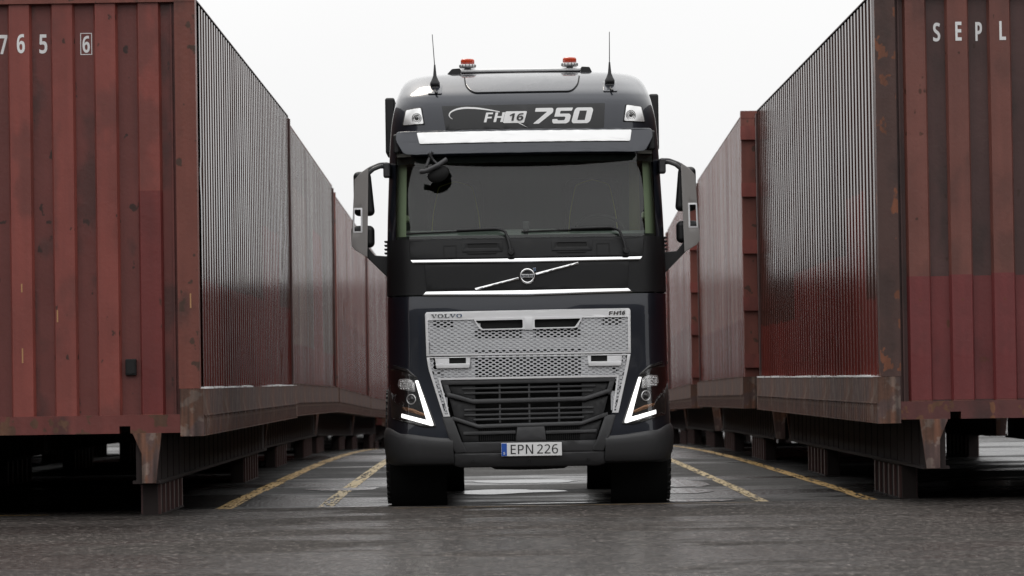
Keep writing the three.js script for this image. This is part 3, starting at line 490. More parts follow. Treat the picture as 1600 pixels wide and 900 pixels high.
// roof sign with lettering
const sign = part('roof_sign', D([[-0.72, 3.515], [0.715, 3.52], [0.70, 3.285], [-0.685, 3.285]], 0.004, 0.012, 0.002, 0.006), std({ color: lin(0.014, 0.0145, 0.016), roughness: 0.28 }));
const signWhite = std({ color: lin(0.86), roughness: 0.45 });
part('sign_lettering', letters('FH', bold, -0.352, -0.185, 3.362, 3.448, F, 0.009, 0.004, 0.25), signWhite, sign);
part('sign_lettering', letters('16', bold, -0.135, -0.01, 3.372, 3.438, F, 0.0135, 0.004, 0.22), std({ color: lin(0.02), roughness: 0.4 }), sign);
part('sign_badge', drape(shapeOf([[-0.185, 3.352], [0.0, 3.352], [0.03, 3.456], [-0.16, 3.456]], 0.012), F, 0.009, 0.004, 0), signWhite, sign);
{ // squared italic digits 7 5 0
  const w = 0.030, q = (pts, closed) => ({ pts, closed }), glyphs = [], sh = 0.22, y0 = 3.342, H = 0.14;
  const poly = (x0, W, list) => shapeOf(list.map(([a, b, r]) => [x0 + a * W + sh * b * H, y0 + b * H, r]), 0);
  const seven = poly(0.075, 0.15, [[0.0, 1, 0.008], [1.03, 1, 0.02], [1.08, 0.72, 0.02], [0.36, 0, 0], [0.02, 0, 0.01], [0.72, 0.76, 0.01], [0.0, 0.76, 0.004]]);
  const five = poly(0.245, 0.15, [[0.08, 1, 0.015], [1.05, 1, 0.006], [1.02, 0.8, 0.006], [0.36, 0.8, 0.008], [0.34, 0.62, 0.008], [0.92, 0.62, 0.03], [1.02, 0.5, 0.01], [1.0, 0.12, 0.025], [0.86, 0, 0.03], [0.06, 0, 0.03], [-0.02, 0.14, 0.01], [-0.02, 0.28, 0.004], [0.27, 0.28, 0.004], [0.3, 0.2, 0.006], [0.7, 0.2, 0.012], [0.72, 0.43, 0.012], [0.06, 0.43, 0.006]]);
  const zero = poly(0.42, 0.158, [[0.1, 1, 0.03], [0.95, 1, 0.03], [1.04, 0.86, 0.02], [1.0, 0.14, 0.025], [0.88, 0, 0.03], [0.04, 0, 0.03], [-0.04, 0.14, 0.02], [0.0, 0.86, 0.025]]);
  zero.holes.push(new THREE.Path(poly(0.42, 0.158, [[0.30, 0.8], [0.70, 0.8], [0.68, 0.2], [0.27, 0.2]]).getPoints()));
  for (const g of [seven, five, zero]) part('sign_digit', drape(g, F, 0.009, 0.004, 0, 0.2, 5), signWhite, sign);
  // swoosh round the lettering
  const up = [], lo = [], N = 40, P = (t) => { const a = lerp(3.75, 1.25, Math.min(1, t / 0.62)); if (t < 0.62) return [-0.50 + 0.155 * Math.cos(a) * (1 + 0.35 * Math.max(0, Math.cos(a))), 3.432 + 0.062 * Math.sin(a)]; const q = (t - 0.62) / 0.38; return [lerp(-0.434, -0.21, q), lerp(3.491, 3.452, q * q * 0.4 + q * 0.6)]; };
  for (let i = 0; i <= N; i++) { const t = i / N, [x, y] = P(t), [x2, y2] = P(Math.min(1, t + 0.01)), [x1, y1] = P(Math.max(0, t - 0.01)), d = Math.hypot(x2 - x1, y2 - y1) || 1, h = 0.0015 + 0.0065 * Math.sin(Math.PI * Math.min(1, t * 0.9 + 0.02)); up.push([x - ((y2 - y1) / d) * h, y + ((x2 - x1) / d) * h]); lo.unshift([x + ((y2 - y1) / d) * h, y - ((x2 - x1) / d) * h]); }
  part('sign_swoosh', merge([drape(new THREE.Shape([...up, ...lo].map((p) => new THREE.Vector2(...p))), F, 0.008, 0.003, 0, 0.3), drape(new THREE.Shape([[-0.06, 3.355], [0.034, 3.308], [-0.035, 3.352]].map((p) => new THREE.Vector2(...p))), F, 0.008, 0.003, 0, 0.3)]), signWhite, sign);
}
// high-mounted lamps beside the sign
for (const s of [1, -1]) {
  const pts = [[-1.045, 3.495], [-0.898, 3.512], [-0.872, 3.352], [-1.075, 3.348]], use = s < 0 ? pts : mirrorX(pts);
  const l = part('roof_lamp', drape(shapeOf(use, 0.014), F, 0.012, 0.03, 0.004), blackPlastic);
  const inner = use.map(([x, y]) => [lerp(x, s * 0.97, 0.1), lerp(y, 3.425, 0.1)]);
  part('reflector', drape(shapeOf(inner, 0.012), F, 0.016, 0.006, 0.001), std({ color: lin(0.86), roughness: 0.3, metalness: 0.55 }), l);
  const cx = s * 0.942, cy = 3.41, z = F(cx, cy) + 0.018, ry = s * Math.atan2(F(Math.abs(cx) - 0.02, cy) - F(Math.abs(cx) + 0.02, cy), 0.04);
  for (const [rad, tb] of [[0.043, 0.0035], [0.030, 0.004], [0.016, 0.004]]) { const g = new THREE.TorusGeometry(rad, tb, 6, 28); g.rotateY(ry); g.translate(cx, cy, z); part('lamp_ring', g, std({ color: lin(0.3), roughness: 0.2, metalness: 0.9 }), l); }
  const bulb = new THREE.SphereGeometry(0.012, 12, 8); bulb.translate(cx, cy, z + 0.002); part('lamp_bulb', bulb, std({ color: lin(0.12), roughness: 0.2, metalness: 0.8 }), l);
}
// roof hatch panel, aerials, light bar, beacons
{
  const seam = [[-0.525, 3.80], [-0.515, 3.70, 0.05], [-0.45, 3.628, 0.05], [0.43, 3.63, 0.05], [0.49, 3.70, 0.05], [0.51, 3.80]], pan = [[-0.513, 3.80], [-0.503, 3.702, 0.05], [-0.442, 3.636, 0.05], [0.422, 3.638, 0.05], [0.478, 3.702, 0.05], [0.498, 3.80]];
  const h = part('roof_hatch_panel', drape(shapeOf(pan, 0.01), F, 0.022, 0.03, 0.004, 0.05), cabPaint); part('hatch_seal', drape(shapeOf(seam, 0.01), F, 0.008, 0.02, 0.001, 0.05), deepBlack, h);
}
for (const [x, s] of [[-0.78, -1], [0.768, 1]]) {
  const z = F(x, 3.70) + 0.01, a = part('aerial', new THREE.LatheGeometry([[0, -0.03], [0.046, -0.03], [0.047, -0.012], [0.03, -0.006], [0.03, 0], [0.044, 0.006], [0.043, 0.03], [0.03, 0.055], [0.016, 0.09], [0.011, 0.14], [0.007, 0.19], [0, 0.19]].map((p) => new THREE.Vector2(...p)), 20).translate(x, 3.71, z - 0.02), blackPlastic);
  part('whip', bar([x, 3.88, z - 0.02], [x - 0.008 + (s > 0 ? 0.012 : -0.01), 4.17, z - 0.03], 0.0042, 0.003), blackPlastic, a);
  part('cable', tube([[x, 3.69, z], [x + 0.004, 3.655, z + 0.10], [x + 0.02, 3.635, z + 0.15]], 0.008, 12, 6), blackPlastic, a);
  part('aerial_plinth', drape(shapeOf([[x - 0.062, 3.735], [x + 0.062, 3.735], [x + 0.062, 3.63], [x - 0.062, 3.63]], 0.012), F, 0.014, 0.02, 0.004, 0.04), cabPaint, a);
}
{
  const zb = -1.15, b = part('light_bar', rbox(-0.56, 0.53, 3.862, 3.893, zb - 0.04, zb + 0.04, 0.012), std({ color: lin(0.7), roughness: 0.35, metalness: 0.5 }));
  for (const [x0, x1] of [[-0.56, -0.69], [0.53, 0.63]]) { const s = Math.sign(x1), g = new THREE.ExtrudeGeometry(shapeOf([[x0, 3.83], [x0, 3.897], [x0 + s * 0.07, 3.893], [x1, 3.83]], 0.01), { depth: 0.1, bevelEnabled: true, bevelSize: 0.004, bevelThickness: 0.004 }); g.translate(0, 0, zb - 0.05); part('bar_end', g, blackPlastic, b); }
  const amber = phy({ color: lin(0.75, 0.10, 0.03), roughness: 0.15, transmission: 0.35, thickness: 0, clearcoat: 0.6 });
  for (const x of [-0.492, 0.425]) {
    const L = (pts) => new THREE.LatheGeometry(pts.map((p) => new THREE.Vector2(...p)), 28).translate(x, 3.905, zb);
    const bc = part('beacon', L([[0, -0.012], [0.03, -0.012], [0.03, 0.0], [0.068, 0.0], [0.072, 0.008], [0.072, 0.028], [0.066, 0.034], [0, 0.034]]), std({ color: lin(0.55), roughness: 0.3, metalness: 0.7 }));
    part('beacon_lens', L([[0.0, 0.034], [0.061, 0.034], [0.062, 0.07], [0.056, 0.08], [0.03, 0.083], [0, 0.083]]), amber, bc);
    const cl = []; for (let k = 0; k < 14; k++) { const a = (k / 14) * Math.PI * 2; cl.push(bar([x + 0.0725 * Math.cos(a), 3.912, zb + 0.0725 * Math.sin(a)], [x + 0.0725 * Math.cos(a), 3.935, zb + 0.0725 * Math.sin(a)], 0.004, 0.004, 5)); } part('clamp_ring', merge(cl), std({ color: lin(0.2), roughness: 0.4, metalness: 0.7 }), bc);
  }
}
// air deflectors behind the cab
for (const s of [1, -1]) part('side_deflector', merge([rbox(s * 1.185, s * 1.275, 3.22, 3.745, BACK - 0.05, BACK - 0.65, 0.02), rbox(s * 1.17, s * 1.235, 0.8, 3.12, BACK - 0.05, BACK - 0.65, 0.02)]), blackPlastic);
{ const o = new THREE.Shape([[-1.16, 3.2], [-1.16, 3.62], [-1.08, 3.79], [-0.95, 3.835], [0.95, 3.835], [1.08, 3.79], [1.16, 3.62], [1.16, 3.2]].map((p) => new THREE.Vector2(...p))); const g = new THREE.ExtrudeGeometry(o, { depth: 0.5, bevelEnabled: true, bevelSize: 0.02, bevelThickness: 0.02, bevelSegments: 2 }); g.translate(0, 0, BACK - 0.6); part('roof_deflector', g, blackPlastic); }

// cowl, panel lines, emblem panel, chrome strips
part('cowl_panel', D([[-1.02, 2.325], [1.03, 2.325], [1.015, 2.165], [0.0, 2.16], [-1.01, 2.165]], 0.012, 0.02, 0.004, 0.01), mattePanel);
for (const s of [1, -1]) {
  const x0 = s > 0 ? 0.222 : -0.557, x1 = x0 + 0.352, st = part('step_recess', drape((() => { const q = shapeOf([[x0, 2.215], [x1, 2.215], [x1, 2.298], [x0, 2.298]], 0.008); q.holes.push(holeOf([[x0 + 0.05, 2.248], [x1 - 0.05, 2.248], [x1 - 0.05, 2.286], [x0 + 0.05, 2.286]], 0.004)); return q; })(), F, 0.02, 0.012, 0.002), mattePanel);
  part('recess_back', D([[x0 + 0.048, 2.246], [x1 - 0.048, 2.246], [x1 - 0.048, 2.288], [x0 + 0.048, 2.288]], 0.0135, 0.004, 0), deepBlack, st);
  part('grip_lip', D([[x0 + 0.05, 2.195], [x1 - 0.06, 2.195], [x1 - 0.05, 2.212], [x0 + 0.04, 2.212]], 0.02, 0.01, 0.002), deepBlack, st);
  const c0 = s > 0 ? 0.61 : -0.72, fr = shapeOf([[c0, 2.168], [c0 + 0.115, 2.168], [c0 + 0.115, 2.276], [c0, 2.276]], 0.004); fr.holes.push(holeOf([[c0 + 0.008, 2.172], [c0 + 0.107, 2.172], [c0 + 0.107, 2.268], [c0 + 0.008, 2.268]], 0.002)); part('flap_seam', drape(fr, F, 0.0145, 0.005, 0), deepBlack);
}
part('emblem_panel', D([[-0.888, 2.112], [0.888, 2.118], [0.875, 1.886], [-0.868, 1.88]], 0.014, 0.018, 0.004, 0.006), mattePanel);
function brightStrip(lower, upper, bulge) {                            // convex strip between two edge lines
  const pos = [], idx = [], nx = 80, nq = 10, at = (pts, t) => { const n = pts.length - 1, k = Math.min(n - 1, Math.floor(t * n)), q = t * n - k; return [lerp(pts[k][0], pts[k + 1][0], q), lerp(pts[k][1], pts[k + 1][1], q)]; };
  for (let i = 0; i <= nx; i++) { const a = at(lower, i / nx), b = at(upper, i / nx); for (let j = 0; j <= nq; j++) { const q = j / nq, x = lerp(a[0], b[0], q), y = lerp(a[1], b[1], q); pos.push(x, y, F(x, y) + 0.008 + bulge * Math.sqrt(Math.max(0, 1 - (1.55 * q - 0.42) ** 2 * 0.78))); } }
  for (let i = 0; i < nx; i++) for (let j = 0; j < nq; j++) { const a = i * (nq + 1) + j; idx.push(a, a + nq + 1, a + nq + 2, a, a + nq + 2, a + 1); }
  const g = new THREE.BufferGeometry(); g.setAttribute('position', new THREE.Float32BufferAttribute(pos, 3)); g.setIndex(idx); g.computeVertexNormals(); return g;
}
part('upper_chrome_strip', brightStrip([[-0.985, 2.126], [0, 2.116], [0.985, 2.126]], [[-1.01, 2.158], [0, 2.158], [1.01, 2.16]], 0.02), chrome);
part('lower_chrome_strip', brightStrip([[-0.907, 1.842], [0, 1.828], [0.915, 1.846]], [[-0.868, 1.882], [0, 1.882], [0.87, 1.886]], 0.025), chrome);
// round emblem with arrow, name bar and diagonal bar
{
  const cx = 0.006, cy = 1.997, z = F(cx, cy) + 0.03, em = part('emblem', new THREE.TorusGeometry(0.058, 0.0105, 10, 44).translate(cx, cy, z), chrome);
  const ar = new THREE.Shape([[0.042, 0.036], [0.062, 0.052], [0.044, 0.068], [0.074, 0.07], [0.076, 0.036], [0.068, 0.045], [0.05, 0.028]].map(([a, b]) => new THREE.Vector2(cx + a, cy + b)));
  part('emblem_arrow', new THREE.ExtrudeGeometry(ar, { depth: 0.012, bevelEnabled: true, bevelSize: 0.001, bevelThickness: 0.001, bevelSegments: 1 }).translate(0, 0, z - 0.006), chrome, em);
  part('emblem_disc', new THREE.CylinderGeometry(0.056, 0.056, 0.01, 36).rotateX(Math.PI / 2).translate(cx, cy, z - 0.012), blackPlastic, em);
  part('emblem_band', rbox(cx - 0.063, cx + 0.063, cy - 0.016, cy + 0.016, z - 0.006, z + 0.010, 0.003), std({ color: lin(0.7), roughness: 0.25, metalness: 0.9 }), em);
  part('emblem_lettering', letters('VOLVO', serifBold, cx - 0.056, cx + 0.056, cy - 0.0105, cy + 0.0105, () => z + 0.011, 0.001, 0.002), deepBlack, em);
  const diag = (a, b) => { const d = Math.hypot(b[0] - a[0], b[1] - a[1]), nx = (-(b[1] - a[1]) / d) * 0.011, ny = ((b[0] - a[0]) / d) * 0.011; return drape(shapeOf([[a[0] + nx, a[1] + ny], [a[0] - nx, a[1] - ny], [b[0] - nx, b[1] - ny], [b[0] + nx, b[1] + ny]], 0.001), F, 0.03, 0.02, 0.005); };
  part('emblem_diagonal', merge([diag([-0.45, 1.889], [-0.07, 1.979]), diag([0.078, 2.012], [0.45, 2.104])]), chrome, em);
}
// wipers
for (const [x0, x1, x2] of [[-1.04, -0.2, -0.135], [-0.04, 0.79, 0.866]]) {
  const zz = (x, y) => F(x, y) + 0.035, w = part('wiper', tube([[x2, 2.205, zz(x2, 2.2) + 0.02], [x2 - 0.012, 2.27, zz(x2, 2.27) + 0.025], [x1 + 0.02, 2.385, zz(x1, 2.38) + 0.03], [x1 - 0.06, 2.412, zz(x1, 2.41) + 0.03], [x1 - 0.4, 2.405, zz(x1 - 0.4, 2.4) + 0.02]], 0.0125, 40, 8), blackPlastic);
  part('wiper_pivot', new THREE.CylinderGeometry(0.026, 0.03, 0.05, 16).rotateX(Math.PI / 2).translate(x2 + 0.003, 2.212, zz(x2, 2.21) + 0.005), blackPlastic, w);
  const bl = []; for (let i = 0; i < 16; i++) { const a = lerp(x0, x1 - 0.02, i / 16), b = lerp(x0, x1 - 0.02, (i + 1) / 16), y = (x) => 2.384 + 0.022 * ((x - x0) / (x1 - x0)); bl.push(bar([a, y(a), zz(a, y(a)) - 0.015], [b, y(b), zz(b, y(b)) - 0.015], 0.009, 0.009, 6)); } part('wiper_blade', merge(bl), deepBlack, w);
}
// kerb-view mirror on the windscreen top
{
  const z = -0.24, m = part('front_mirror', (() => { const g = new THREE.SphereGeometry(1, 28, 18); g.scale(0.10, 0.07, 0.055); g.rotateZ(0.45); g.translate(-0.755, 2.905, z); return g; })(), deepBlack);
  part('mirror_arm', merge([tube([[-0.91, 2.925, z + 0.03], [-0.86, 2.93, z + 0.05], [-0.76, 2.975, z + 0.06], [-0.68, 3.03, z + 0.04]], 0.022, 20, 10), tube([[-0.86, 2.97, z], [-0.83, 3.05, z - 0.02], [-0.80, 3.1, z]], 0.014, 10, 8), tube([[-0.76, 2.99, z], [-0.80, 3.03, z - 0.02], [-0.84, 3.09, z]], 0.012, 10, 8)]), bumperGrey, m);
}

// door mirrors: two housings behind a silver guard plate, on two arms
for (const s of [-1, 1]) {
  const z = -0.52, g = new THREE.Group(); g.name = 'door_mirror'; truck.add(g);
  const mx = (pts) => (s < 0 ? pts : mirrorX(pts));
  const plate = shapeOf(mx([[-1.372, 2.985], [-1.44, 2.94], [-1.497, 2.88], [-1.532, 2.30], [-1.50, 2.26], [-1.392, 2.195]]), 0.006);
  plate.holes.push(holeOf(mx([[-1.503, 2.62], [-1.44, 2.62], [-1.442, 2.42], [-1.508, 2.42]]), 0.008));
  const bend = (x, y) => z + 0.06 - 0.16 * (Math.abs(x) - 1.38);
  part('guard_plate', drape(plate, bend, 0.02, 0.018, 0.004), std({ color: lin(0.3, 0.285, 0.275), roughness: 0.42, metalness: 0.2 }), g);
  const hole = shapeOf(mx([[-1.51, 2.63], [-1.43, 2.63], [-1.432, 2.41], [-1.515, 2.41]]), 0.01); hole.holes.push(holeOf(mx([[-1.50, 2.617], [-1.443, 2.617], [-1.445, 2.424], [-1.505, 2.424]]), 0.008)); part('plate_rim', drape(hole, bend, 0.024, 0.008, 0.002), silver, g);
  const house = (x0, x1, y0, y1) => { const h = rbox(s * x0, s * x1, y0, y1, z - 0.17, z - 0.005, 0.045, 4); const p = h.attributes.position; for (let i = 0; i < p.count; i++) if (Math.abs(p.getX(i)) < 1.36) p.setX(i, p.getX(i) - s * 0.03 * sstep(p.getY(i), 2.56, 2.95)* -1); return h; };
  part('mirror_housing', house(1.327, 1.51, 2.565, 2.955), blackPlastic, g); part('mirror_housing', house(1.332, 1.535, 2.285, 2.478), blackPlastic, g);
  part('upper_arm', merge([tube([[s * 1.21, 2.995, z - 0.05], [s * 1.27, 2.995, z], [s * 1.33, 2.97, z + 0.03], [s * 1.40, 2.91, z + 0.03]], 0.019, 20, 8), tube([[s * 1.21, 3.025, z - 0.12], [s * 1.28, 3.02, z - 0.1], [s * 1.36, 2.985, z - 0.06], [s * 1.43, 2.93, z - 0.04]], 0.015, 20, 8), rbox(s * 1.185, s * 1.245, 2.90, 3.03, z - 0.16, z + 0.0, 0.015)]), bumperGrey, g);
  const tri = new THREE.ExtrudeGeometry(shapeOf(mx([[-1.205, 2.02], [-1.225, 2.03], [-1.40, 2.205], [-1.45, 2.26], [-1.40, 2.29], [-1.335, 2.207], [-1.225, 2.198], [-1.205, 2.21]]), 0.008), { depth: 0.16, bevelEnabled: true, bevelSize: 0.006, bevelThickness: 0.01, bevelSegments: 2 }); tri.translate(0, 0, z - 0.16); part('lower_arm', tri, blackPlastic, g);
  const fins = []; for (let k = 0; k < 4; k++) fins.push(rbox(s * 1.205, s * 1.245, 2.225 + k * 0.034, 2.238 + k * 0.034, -0.75, -0.52, 0.004)); part('side_fins', merge(fins), blackPlastic, g);
}

// ---- silver grille
const inside = (pts, x, y) => { let c = false; for (let i = 0, j = pts.length - 1; i < pts.length; j = i++) if (pts[i][1] > y !== pts[j][1] > y && x < ((pts[j][0] - pts[i][0]) * (y - pts[i][1])) / (pts[j][1] - pts[i][1]) + pts[i][0]) c = !c; return c; };
const openRects = [[-0.815, -0.63, 1.557, 1.622], [0.642, 0.825, 1.557, 1.624], [-0.452, -0.038, 1.466, 1.545], [0.05, 0.455, 1.466, 1.548], [-0.454, 0.456, 1.32, 1.356], [-0.456, 0.458, 1.132, 1.295], [-0.80, -0.735, 1.145, 1.19], [0.735, 0.80, 1.15, 1.195]];
const isOpen = (x, y) => openRects.some(([a, b, c, d]) => x > a && x < b && y > c && y < d);
const upperPoly = [[-0.868, 1.630], [0.876, 1.634], [0.872, 1.33], [-0.860, 1.33]], lowerPoly = [[-0.855, 1.302], [0.866, 1.304], [0.85, 1.22], [0.752, 0.822], [0.716, 0.822], [0.77, 1.132], [-0.768, 1.128], [-0.70, 0.812], [-0.722, 0.812], [-0.845, 1.22]];
const slotU = [[-0.475, 1.64], [0.485, 1.645], [0.435, 1.536], [-0.405, 1.532]], slotL = [[-0.815, 1.315], [-0.495, 1.315], [-0.498, 1.205], [-0.81, 1.205]], slotR = [[0.51, 1.315], [0.825, 1.315], [0.815, 1.22], [0.51, 1.22]];
const blocked = (x, y) => inside(slotU, x, y) || inside(slotL, x, y) || inside(slotR, x, y);
function meshCells(poly) {
  const pos = [], PX = 0.0595, PY = 0.0335, hex = (cx, cy, hw, hh, z) => [[-1, 0], [-0.45, -1], [0.45, -1], [1, 0], [0.45, 1], [-0.45, 1]].map(([a, b]) => [cx + a * hw, cy + b * hh, z]);
  for (let r = -1; r < 70; r++) for (let c = -20; c < 20; c++) {
    const cx = c * PX + (r % 2 ? PX / 2 : 0), cy = 0.8 + r * PY / 2; if (!inside(poly, cx, cy) || blocked(cx, cy)) continue;
    const op = isOpen(cx, cy), A = hex(cx, cy, PX * 0.345, PY * 0.5, 0), B = hex(cx, cy, PX * 0.30, PY * 0.27, 0), C = op ? hex(cx, cy, PX * 0.28, PY * 0.22, -0.02) : hex(cx, cy + PY * 0.10, PX * 0.2, PY * 0.08, -0.012);
    const Z = (p) => [p[0], p[1], p[2] + F(p[0], p[1]) + 0.012];
    for (let k = 0; k < 6; k++) { const n = (k + 1) % 6; for (const [P, Q] of [[A, B], [B, C]]) pos.push(...Z(P[k]), ...Z(P[n]), ...Z(Q[n]), ...Z(P[k]), ...Z(Q[n]), ...Z(Q[k])); }
    if (!op) for (let k = 1; k < 5; k++) pos.push(...Z(C[0]), ...Z(C[k]), ...Z(C[k + 1]));
  }
  const g = new THREE.BufferGeometry(); g.setAttribute('position', new THREE.Float32BufferAttribute(pos, 3)); g.computeVertexNormals(); return g;
}
{
  const ring = (outer, inner, r) => { const s = shapeOf(outer, r); for (const h of inner) s.holes.push(holeOf(h, 0.004)); return s; };
  const upper = part('upper_grille', drape(ring([[-0.888, 1.698, 0.03], [0.896, 1.706, 0.03], [0.892, 1.316], [-0.880, 1.314]], [upperPoly]), F, 0.022, 0.03, 0.004), silver);
  part('grille_mesh', meshCells(upperPoly), silverMesh, upper).userData.kind = 'stuff';
  const lower = part('lower_grille', drape(ring([[-0.878, 1.306], [0.890, 1.309], [0.872, 1.21, 0.08], [0.775, 0.802], [0.722, 0.802], [0.768, 1.11, 0.01], [-0.762, 1.106, 0.01], [-0.682, 0.790], [-0.740, 0.790], [-0.866, 1.21, 0.08]], [[[-0.855, 1.302], [0.866, 1.304], [0.85, 1.215], [0.754, 0.818], [0.736, 0.818], [0.782, 1.128], [-0.778, 1.124], [-0.696, 0.808], [-0.728, 0.808], [-0.845, 1.215]]]), F, 0.020, 0.03, 0.003), silver);
  part('grille_mesh', meshCells(lowerPoly), silverMesh, lower).userData.kind = 'stuff';
  // closed areas behind the mesh
  const closed = []; const cell = (x0, x1, y0, y1) => closed.push(D([[x0, y0], [x1, y0], [x1, y1], [x0, y1]], 0.0005, 0.006, 0));
  for (let i = 0; i < 30; i++) for (let j = 0; j < 26; j++) { const x0 = -0.88 + i * 0.059, y0 = 0.79 + j * 0.0335, mx = x0 + 0.03, my = y0 + 0.017; if ((inside(upperPoly, mx, my) || inside(lowerPoly, mx, my)) && !blocked(mx, my) && !isOpen(mx, my)) cell(x0, x0 + 0.059, y0, y0 + 0.0335); }
  part('grille_backing', merge(closed).translate(0, 0, -0.018), silverMesh);
  // handle openings with bright rims
  for (const pts of [[[-0.47, 1.634, 0.004], [-0.022, 1.638, 0.002], [-0.022, 1.536, 0.002], [-0.41, 1.533, 0.03]], [[0.042, 1.638, 0.002], [0.482, 1.64, 0.004], [0.43, 1.54, 0.03], [0.042, 1.537, 0.002]]]) {
    const cx = (pts[0][0] + pts[1][0]) / 2, cy = 1.587, s = shapeOf(pts), ins = pts.map(([x, y]) => [x + Math.sign(cx - x) * 0.02, y + (cy > y ? 0.011 : -0.017)]); s.holes.push(new THREE.Path(shapeOf(ins, 0.012).getPoints(3).reverse()));
    const o = part('air_opening', drape(s, F, 0.026, 0.03, 0, 0.12), silver); part('opening_back', D(ins, -0.03, 0.004, 0), deepBlack, o);
  }
  part('centre_bridge', D([[-0.024, 1.64], [0.044, 1.64], [0.044, 1.53], [-0.024, 1.53]], 0.024, 0.02, 0.002), silver);
  for (const s of [-1, 1]) { const x0 = s < 0 ? -0.808 : 0.512, x1 = s < 0 ? -0.498 : 0.816, b0 = s < 0 ? -0.683 : 0.545, b1 = s < 0 ? -0.538 : 0.686, o = part('step_slot', merge([D([[x0, 1.298], [b0, 1.298], [b0, 1.25], [x0 + 0.008, 1.25]], 0.014, 0.012, 0.002), D([[b1, 1.298], [x1, 1.298], [x1 - 0.004, 1.25], [b1, 1.25]], 0.014, 0.012, 0.002), D([[x0 + 0.004, 1.249], [x1 - 0.003, 1.249], [x1 - 0.012, 1.208], [x0 + 0.014, 1.208]], 0.04, 0.03, 0.005, 0.008)]), silver); part('slot_back', D([[b0 - 0.01, 1.312], [b1 + 0.01, 1.312], [b1 + 0.01, 1.245], [b0 - 0.01, 1.245]], -0.002, 0.004, 0), deepBlack, o); }
  part('maker_lettering', letters('VOLVO', serifBold, -0.835, -0.565, 1.648, 1.680, F, 0.03, 0.008), chrome, upper);
  part('model_lettering', letters('FH', bold, 0.705, 0.785, 1.650, 1.682, F, 0.029, 0.006, 0.2), chrome, upper); part('model_lettering', letters('16', bold, 0.79, 0.845, 1.650, 1.684, F, 0.029, 0.006, 0.2), deepBlack, upper);
  part('radiator', merge([box(-0.86, 0.86, 0.5, 1.66, -0.2, -0.19)]), deepBlack);
}
// ---- dark lower grille
{
  const strip = (pts, h, off, th, b) => { const up = pts.map(([x, y]) => [x, y + h / 2]), lo = pts.map(([x, y]) => [x, y - h / 2]).reverse(); return drape(shapeOf([...up, ...lo], 0.006), F, off, th, b); };
  part('grille_frame', merge([strip([[-0.748, 1.082], [0.755, 1.092]], 0.042, 0.012, 0.06, 0.010), drape(shapeOf([[-0.752, 1.10], [-0.70, 1.08], [-0.672, 1.0], [-0.69, 0.95], [-0.715, 0.98]], 0.006), F, 0.01, 0.06, 0.008), drape(shapeOf(mirrorX([[-0.758, 1.105], [-0.706, 1.085], [-0.678, 1.005], [-0.694, 0.955], [-0.72, 0.985]]), 0.006), F, 0.01, 0.06, 0.008)]), bumperGrey);
  part('grille_bar', strip([[-0.712, 0.985], [-0.66, 0.97], [-0.48, 0.917], [0.49, 0.928], [0.665, 0.982], [0.722, 1.0]], 0.042, 0.02, 0.06, 0.014), bumperGrey);
  part('grille_bar', strip([[-0.665, 0.775], [-0.62, 0.762], [-0.44, 0.702], [0.455, 0.716], [0.63, 0.775], [0.683, 0.792]], 0.036, 0.02, 0.06, 0.012), bumperGrey);
  for (const s of [-1, 1]) for (const [a, b] of [[[[-0.70, 1.06], [-0.462, 1.062], [-0.462, 0.93], [-0.49, 0.935], [-0.66, 0.985]], 0], [[[-0.69, 0.95], [-0.48, 0.90], [-0.462, 0.90], [-0.462, 0.72], [-0.64, 0.77]], 0], [[[-0.635, 0.75], [-0.44, 0.69], [-0.44, 0.57], [-0.575, 0.57]], 0]]) part('side_infill', D(s < 0 ? a : mirrorX(a), -0.03, 0.02, 0.003), blackPlastic);
  for (const [y, w] of [[1.03, 0.58], [0.988, 0.56], [0.845, 0.56], [0.80, 0.56], [0.76, 0.48]]) part('slat', strip([[-w, y], [w, y + 0.008]], 0.018, -0.012, 0.03, 0.004), bumperGrey);
  for (const x of [-0.25, 0.005, 0.262]) part('grille_rib', merge([D([[x - 0.008, 0.94], [x + 0.008, 0.94], [x + 0.008, 1.07], [x - 0.008, 1.07]], -0.016, 0.03, 0.003), D([[x - 0.008, 0.73], [x + 0.008, 0.73], [x + 0.008, 0.90], [x - 0.008, 0.90]], -0.016, 0.03, 0.003)]), bumperGrey);
  for (const [a, b] of [[-0.57, -0.115], [0.14, 0.585]]) { const fl = part('lower_slat', strip([[a, 0.642], [b, 0.648]], 0.03, -0.006, 0.04, 0.006), bumperGrey); const fins = []; for (let x = a; x < b; x += 0.018) fins.push(box(x, x + 0.006, 0.575, 0.70, F(x, 0.64) - 0.05, F(x, 0.64) - 0.035)); part('lower_fins', merge(fins), blackPlastic, fl).userData.kind = 'stuff'; }
  part('tow_cover', D([[-0.105, 0.70], [0.132, 0.703], [0.148, 0.57], [-0.118, 0.568]], 0.014, 0.06, 0.010, 0.01), bumperGrey);
}
// ---- bumper
for (const s of [-1, 1]) {
  const pts = [[-0.752, 0.786], [-0.660, 0.784], [-0.585, 0.575], [-0.542, 0.480], [-0.640, 0.474], [-0.70, 0.62]]; part('grille_cheek', D(s < 0 ? pts : mirrorX(pts), 0.016, 0.05, 0.006, 0.006), bumperGrey);
}
part('bumper_centre', merge([D([[-0.60, 0.566], [0.60, 0.57], [0.555, 0.47], [-0.555, 0.47]], 0.008, 0.06, 0.010, 0.006), D([[-0.655, 0.472], [0.655, 0.472], [0.652, 0.362], [0.6, 0.345], [-0.6, 0.345], [-0.65, 0.362]], 0.004, 0.06, 0.012, 0.01)]), bumperGrey);
part('under_tray', drape(shapeOf([[-0.36, 0.36], [0.36, 0.36], [0.30, 0.325], [0.1, 0.318], [-0.1, 0.318], [-0.30, 0.325]], 0.01), F, -0.06, 0.5, 0.01), blackPlastic);
